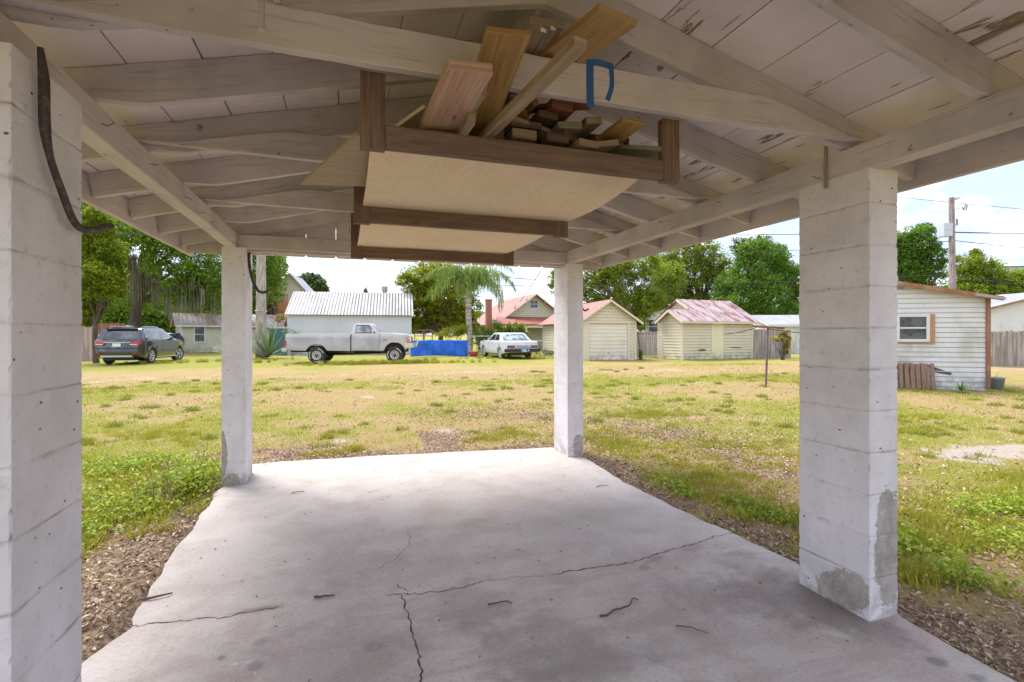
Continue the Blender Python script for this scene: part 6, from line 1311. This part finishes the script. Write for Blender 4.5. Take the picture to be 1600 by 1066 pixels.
# ---------- black SUV
def sedan_fn(zb, zt, k, x0, x1, a0=.13, a1=.2):
    def f(x, z):
        v_ = 1-.03*max(0, .45-z)/.2
        if z > zb: v_ = 1-k*((z-zb)/(zt-zb))
        if x < x0: v_ *= 1-a0*min(1, (x0-x)/.55)**2
        if x > x1: v_ *= 1-a1*min(1, (x-x1)/.75)**2
        return v_
    return f
BLKC = mat('black_car_paint', None, (.012, .016, .022), .16, spec=.8, coat=1); CG = mat('tinted_glass', lambda nt: {'Base Color': nt.mix(nt.mr(nt.noise(nt.coord('Object', scale=(1, 1, 1.5)), 3.2, 3, .5, .8), .46, .6), (.010, .013, .020), (.06, .07, .10))}, rough=.05, spec=1)
rr = Vector(at(233, 23.4)); hd = Vector((.125, .992)).normalized(); axl = Vector((-hd.y, hd.x)); q = rr+axl*.80
suv = thing('black_suv', 'glossy black family SUV parked before the mossy oak, rear towards the viewer', 'car', (q.x, q.y, GZ(q.x, q.y)), math.atan2(hd.y, hd.x)); SW = .945; fs_ = sedan_fn(1.06, 1.68, .23, -.5, 2.9)
sp_ = [(-.92, .34), (-1.03, .42), (-1.06, .60), (-1.03, .84), (-.99, 1.04), (-.93, 1.14), (-.72, 1.46), (-.60, 1.60), (-.35, 1.665), (.3, 1.69), (.9, 1.685), (1.35, 1.62), (1.75, 1.42), (2.22, 1.13), (2.7, 1.07), (3.2, .99), (3.55, .87), (3.72, .70), (3.76, .50), (3.68, .30), (3.45, .25)]+[(p[0]+2.8, p[1]) for p in arch(0, .41, .25, 12, .36)]+arch(0, .41, .25, 12, .36)+[(-.7, .30)]
shell('body', sp_, SW, fs_, (-.75, -.4, 0, .5, 1, 1.5, 2, 2.4, 3.0, 3.3, 3.55), (.45, .62, .85, 1.0, 1.06, 1.15, 1.3, 1.45, 1.58), BLKC, suv, .035, smooth_=True)
win = [[(-.60, 1.13), (-.50, 1.36), (-.32, 1.50), (.02, 1.56), (.05, 1.12)], [(.10, 1.12), (.07, 1.56), (.86, 1.575), (.90, 1.11)], [(.95, 1.11), (.91, 1.575), (1.18, 1.55), (1.55, 1.38), (1.92, 1.16), (1.88, 1.11)]]
for W_ in win: side_panel('side_window', W_, SW, fs_, .006, .01, CG, suv, zs=(1.2, 1.3, 1.4, 1.5), xs=(0, .5, 1.3))
def back(name, x0, z0, x1, z1, k0, k1, m, parent, hw, fn, off=.008, n=6):
    """panel across the tail or nose, curved in plan with the body"""
    mb = MB(); d = Vector((x1-x0, z1-z0)).normalized(); nn = Vector((-d.y, d.x))*off
    P_ = []
    for k in range(n+1):
        t_ = -1+2*k/n
        P_.append(((x0+nn.x, hw*fn(x0, z0)*k0*t_, z0+nn.y), (x1+nn.x, hw*fn(x1, z1)*k1*t_, z1+nn.y)))
    for a, b in zip(P_, P_[1:]): mb.quad(a[0], b[0], b[1], a[1])
    return mb.build(name, m, parent)
back('rear_window', -.925, 1.15, -.70, 1.49, .80, .80, CG, suv, SW, fs_, .012); back('windshield', 2.18, 1.16, 1.40, 1.60, .86, .80, CG, suv, SW, fs_, -.02)
mb = MB(); mb.beam((-.70, 0, 1.60), (-.50, 0, 1.625), 1.25, .03, up=(0, 0, 1)); mb.build('spoiler', BLKC, suv, bevel=.01)
mb = MB(); mb.box(-1.055, -1.035, -.52, .52, .985, 1.01); mb.build('chrome_strip', CHROME, suv); mb = MB(); mb.box(-1.066, -1.048, -.16, .16, .82, .96); mb.build('licence_plate', mat('plate_white', None, (.72, .74, .74), .5), suv)
for s in (-1, 1):
    mb = MB(); a, b = s*.50, s*.92; mb.add([(-1.045, a, .90), (-1.035, s*.80, .88), (-.99, s*.86, .90), (-.86, s*.905, .98), (-1.022, a, 1.03), (-1.0, s*.80, 1.08), (-.95, s*.855, 1.10), (-.80, s*.90, 1.08)], [(0, 1, 5, 4), (1, 2, 6, 5), (2, 3, 7, 6)] if s < 0 else [(4, 5, 1, 0), (5, 6, 2, 1), (6, 7, 3, 2)])
    mb.v = [(x-.022, y+s*.012, z) for x, y, z in mb.v]; o = mb.build('tail_light', RED, suv); sd_ = o.modifiers.new('t', 'SOLIDIFY'); sd_.thickness = .02
    mb = MB(); mb.beam((-1.078, s*.52, .915), (-1.065, s*.80, .900), .012, .03); mb.build('reversing_lamp', WHITEL, suv)
    mb = MB(); mb.beam((-1.075, s*.66, .50), (-1.03, s*.82, .60), .02, .05); mb.build('fog_lamp', RED, suv, bevel=.004)
    mb = MB(); mb.beam((1.82, s*.93, 1.14), (1.72, s*1.08, 1.19), .1, .12); mb.build('mirror', BLKC, suv, bevel=.03)
    mb = MB(); mb.tube([(-.3, s*.66, 1.70), (.2, s*.67, 1.73), (1.0, s*.67, 1.715), (1.15, s*.68, 1.67)], .016, 8); mb.build('roof_rail', ALLOY, suv)
    mb = MB(); mb.beam((.45, s*.925, .30), (2.35, s*.925, .30), .03, .05); mb.build('sill_trim', ALLOY, suv)
    mb = MB()
    for x in (.22, 1.15): mb.beam((x, s*.955, .98), (x+.16, s*.955, .98), .02, .022)
    mb.build('door_handle', BLKC, suv)
    mb = MB(); mb.add([(3.45, s*.86, .78), (3.66, s*.70, .74), (3.62, s*.68, .86), (3.35, s*.86, .92)], [(0, 1, 2, 3)]); o = mb.build('headlight', WHITEL, suv); o.modifiers.new('t', 'SOLIDIFY').thickness = .03
    mb = MB()
    for x in (.92, ): mb.tube([(x, s*(SW*fs_(x, z)+.001), z) for z in (.36, .6, .85, 1.05)], .004, 4)
    mb.tube([(.06, s*(SW*fs_(.06, z)+.001), z) for z in (.75, .9, 1.05)], .004, 4); mb.build('door_seam', BLKP, suv)
mb = MB(); mb.beam((-1.085, -.62, .40), (-1.085, .62, .40), .02, .045); mb.beam((-1.03, -.62, .36), (-1.03, .62, .36), .1, .03); mb.build('skid_plate', ALLOY, suv, bevel=.008)
mb = MB(); mb.beam((-1.06, -.9, .74), (-1.06, .9, .74), .02, .03); mb.box(-.9, 3.4, -.6, .6, .2, .34); mb.box(-.38, .38, -.7, .7, .3, .8); mb.box(2.42, 3.18, -.68, .68, .3, .8); mb.build('underbody', BLKP, suv)
for x in (0, 2.8):
    for s in (-1, 1): wheel(suv, x, s*.82, .365, .235, s, .68, 'alloy', R(-16) if x else 0)
# small parked car glimpsed past the SUV bonnet
cb = thing('dark_blue_car', 'dark blue car glimpsed between the black SUV and the cottage', 'car', (*at(268, 37), .05), 1.25); fb = sedan_fn(.95, 1.42, .25, -.5, 2.8)
pb = [(-.85, .35), (-.95, .6), (-.90, .95), (-.5, 1.0), (.0, 1.36), (.4, 1.44), (1.1, 1.42), (1.85, 1.0), (2.9, .9), (3.35, .7), (3.35, .35), (3.05, .25)]+[(p[0]+2.6, p[1]) for p in arch(0, .37, .25, 10, .32)]+arch(0, .37, .25, 10, .32)+[(-.6, .28)]
shell('body', pb, .88, fb, (-.4, .2, .8, 1.5, 2.2, 3.0), (.5, .8, .95, 1.1, 1.3), mat('blue_car_paint', None, (.04, .06, .16), .2, coat=1), cb, .03, smooth_=True); side_panel('side_window', [(-.35, 1.0), (.05, 1.32), (1.05, 1.36), (1.65, 1.0)], .88, fb, .006, .01, CG, cb, zs=(1.1, 1.2), xs=(.5,)); back('rear_window', -.45, 1.03, -.02, 1.36, .82, .8, CG, cb, .88, fb, .012); back('windshield', 1.80, 1.03, 1.15, 1.40, .82, .8, CG, cb, .88, fb, -.02)
for x in (0, 2.6):
    for s in (-1, 1): wheel(cb, x, s*.77, .32, .2, s, .62, 'alloy')
# ---------- white sedan of the seventies
WP = mat('white_car_paint', lambda nt: {'Base Color': nt.mix(nt.mr(nt.noise(nt.coord(), 2, 4), .4, .7), (.62, .63, .67), (.54, .55, .59))}, rough=.3, spec=.5, coat=.3)
rl = Vector(at(784, 26.8)); fl_ = Vector(at(757.5, 29.3)); hd = (fl_-rl).normalized(); axl = Vector((hd.y, -hd.x)); 
hd = (hd+Vector((.02, .0))).normalized(); axl = Vector((hd.y, -hd.x)); q = rl+axl*.74
sed = thing('white_sedan', 'white boxy seventies sedan with black rear bumper parked by the bungalow', 'car', (q.x, q.y, GZ(q.x, q.y)), math.atan2(hd.y, hd.x)); EW = .89; fe = sedan_fn(.93, 1.37, .22, -.7, 2.9, .05, .10)
ep = [(-1.02, .36), (-1.08, .50), (-1.10, .62), (-1.03, .90), (-.95, .93), (-.22, .96), (-.02, 1.10), (.22, 1.30), (.38, 1.36), (.8, 1.39), (1.25, 1.375), (1.42, 1.33), (1.86, .98), (2.2, .95), (3.35, .90), (3.48, .84), (3.5, .5), (3.42, .35), (3.1, .28)]+[(p[0]+2.75, p[1]) for p in arch(0, .36, .27, 12, .33)]+arch(0, .36, .27, 12, .30)+[(-.7, .34)]
shell('body', ep, EW, fe, (-.6, -.2, .3, .8, 1.3, 1.8, 2.3, 3.0), (.45, .60, .72, .85, .93, 1.05, 1.2, 1.3), WP, sed, .02, smooth_=True)
for W_ in ([(.02, .98), (.30, 1.28), (.76, 1.31), (.76, .98)], [(.82, .98), (.82, 1.31), (1.30, 1.30), (1.66, 1.0), (1.64, .98)]): side_panel('side_window', W_, EW, fe, .005, .01, CG, sed, zs=(1.05, 1.15, 1.25), xs=(.3, 1.3))
GL2 = mat('grey_blue_glass', lambda nt: {'Base Color': nt.mix(nt.mr(nt.noise(nt.coord(), 3, 3), .45, .6), (.10, .13, .17), (.38, .44, .46))}, rough=.08, spec=.9)
mb = MB(); g2 = lambda x, z, k: (x-.012, EW*fe(x, z)*k, z+.012)
mb.add([g2(-.20, .985, -.86), g2(-.20, .985, .86), g2(.20, 1.31, .80), g2(.20, 1.31, -.80)], [(0, 1, 2, 3)][::-1]); mb.build('rear_window', GL2, sed); back('windshield', 1.80, 1.02, 1.44, 1.31, .86, .82, GL2, sed, EW, fe, -.02)
mb = MB(); mb.beam((-1.10, -.86, .63), (-1.10, .86, .63), .03, .19); mb.build('tail_panel', mat('tail_panel_grey', None, (.30, .32, .38), .35, .4), sed)
for s in (-1, 1):
    mb = MB(); mb.beam((-1.118, s*.44, .665), (-1.118, s*.82, .665), .03, .115); mb.build('tail_light', mat('dull_tail_red', None, (.16, .05, .06), .3), sed, bevel=.006); mb = MB(); mb.beam((-1.122, s*.36, .665), (-1.122, s*.43, .665), .03, .07); mb.build('reversing_lamp', WHITEL, sed)
    mb = MB(); mb.beam((1.55, s*.90, 1.02), (1.50, s*1.0, 1.06), .06, .09); mb.build('mirror', WP, sed, bevel=.01)
    mb = MB()
    for x in (.80, 1.72, -.05): mb.tube([(x, s*(EW*fe(x, z)+.001), z) for z in (.36, .6, .85, .95)], .004, 4)
    mb.build('door_seam', BLKP, sed); mb = MB()
    for x in (.16, 1.0): mb.beam((x, s*.90, .80), (x+.13, s*.90, .80), .02, .02)
    mb.build('door_handle', CHROME, sed); mb = MB(); mb.beam((-.6, s*(EW+.002), .60), (3.3, s*(EW*.97+.002), .60), .008, .02); mb.build('side_strip', mat('grey_strip', None, (.45, .46, .5), .4), sed)
mb = MB(); P_ = smooth([(-.98, -.92, .46), (-1.16, -.90, .46), (-1.20, 0, .46), (-1.16, .90, .46), (-.98, .92, .46)], 6)
for a, b in zip(P_, P_[1:]): mb.beam(a, b, .06, .15)
mb.build('bumper', BLKP, sed); mb = MB(); P_ = smooth([(3.4, -.9, .46), (3.56, -.86, .46), (3.6, 0, .46), (3.56, .86, .46), (3.4, .9, .46)], 6)
for a, b in zip(P_, P_[1:]): mb.beam(a, b, .05, .12)
mb.build('bumper', BLKP, sed)
mb = MB(); mb.box(-1.245, -1.232, -.19, .12, .39, .53); mb.build('licence_plate', mat('plate_blue', lambda nt: {'Base Color': nt.mix(nt.mr(nt.noise(nt.coord('Object', scale=(1, 26, 8)), 1, 2), .5, .54), (.02, .22, .55), (.55, .65, .75))}, rough=.4), sed)
mb = MB(); mb.lathe([(0, -1.25), (.04, -1.25), (.04, -1.235), (0, -1.235)], (0, 0, 0), 'X', 10); mb.v = [(x, y-.28, z+.46) for x, y, z in mb.v]; mb.build('fog_lamp', WHITEL, sed)
mb = MB(); mb.box(-.9, 3.2, -.55, .55, .2, .34); mb.box(-.33, .33, -.62, .62, .3, .62); mb.box(2.42, 3.08, -.62, .62, .3, .62); mb.tube([(-1.1, -.45, .27), (-.5, -.45, .25)], .03, 8); mb.build('underbody', BLKP, sed)
for x in (0, 2.75):
    for s in (-1, 1): wheel(sed, x, s*.76, .315, .19, s, .60, 'plain')
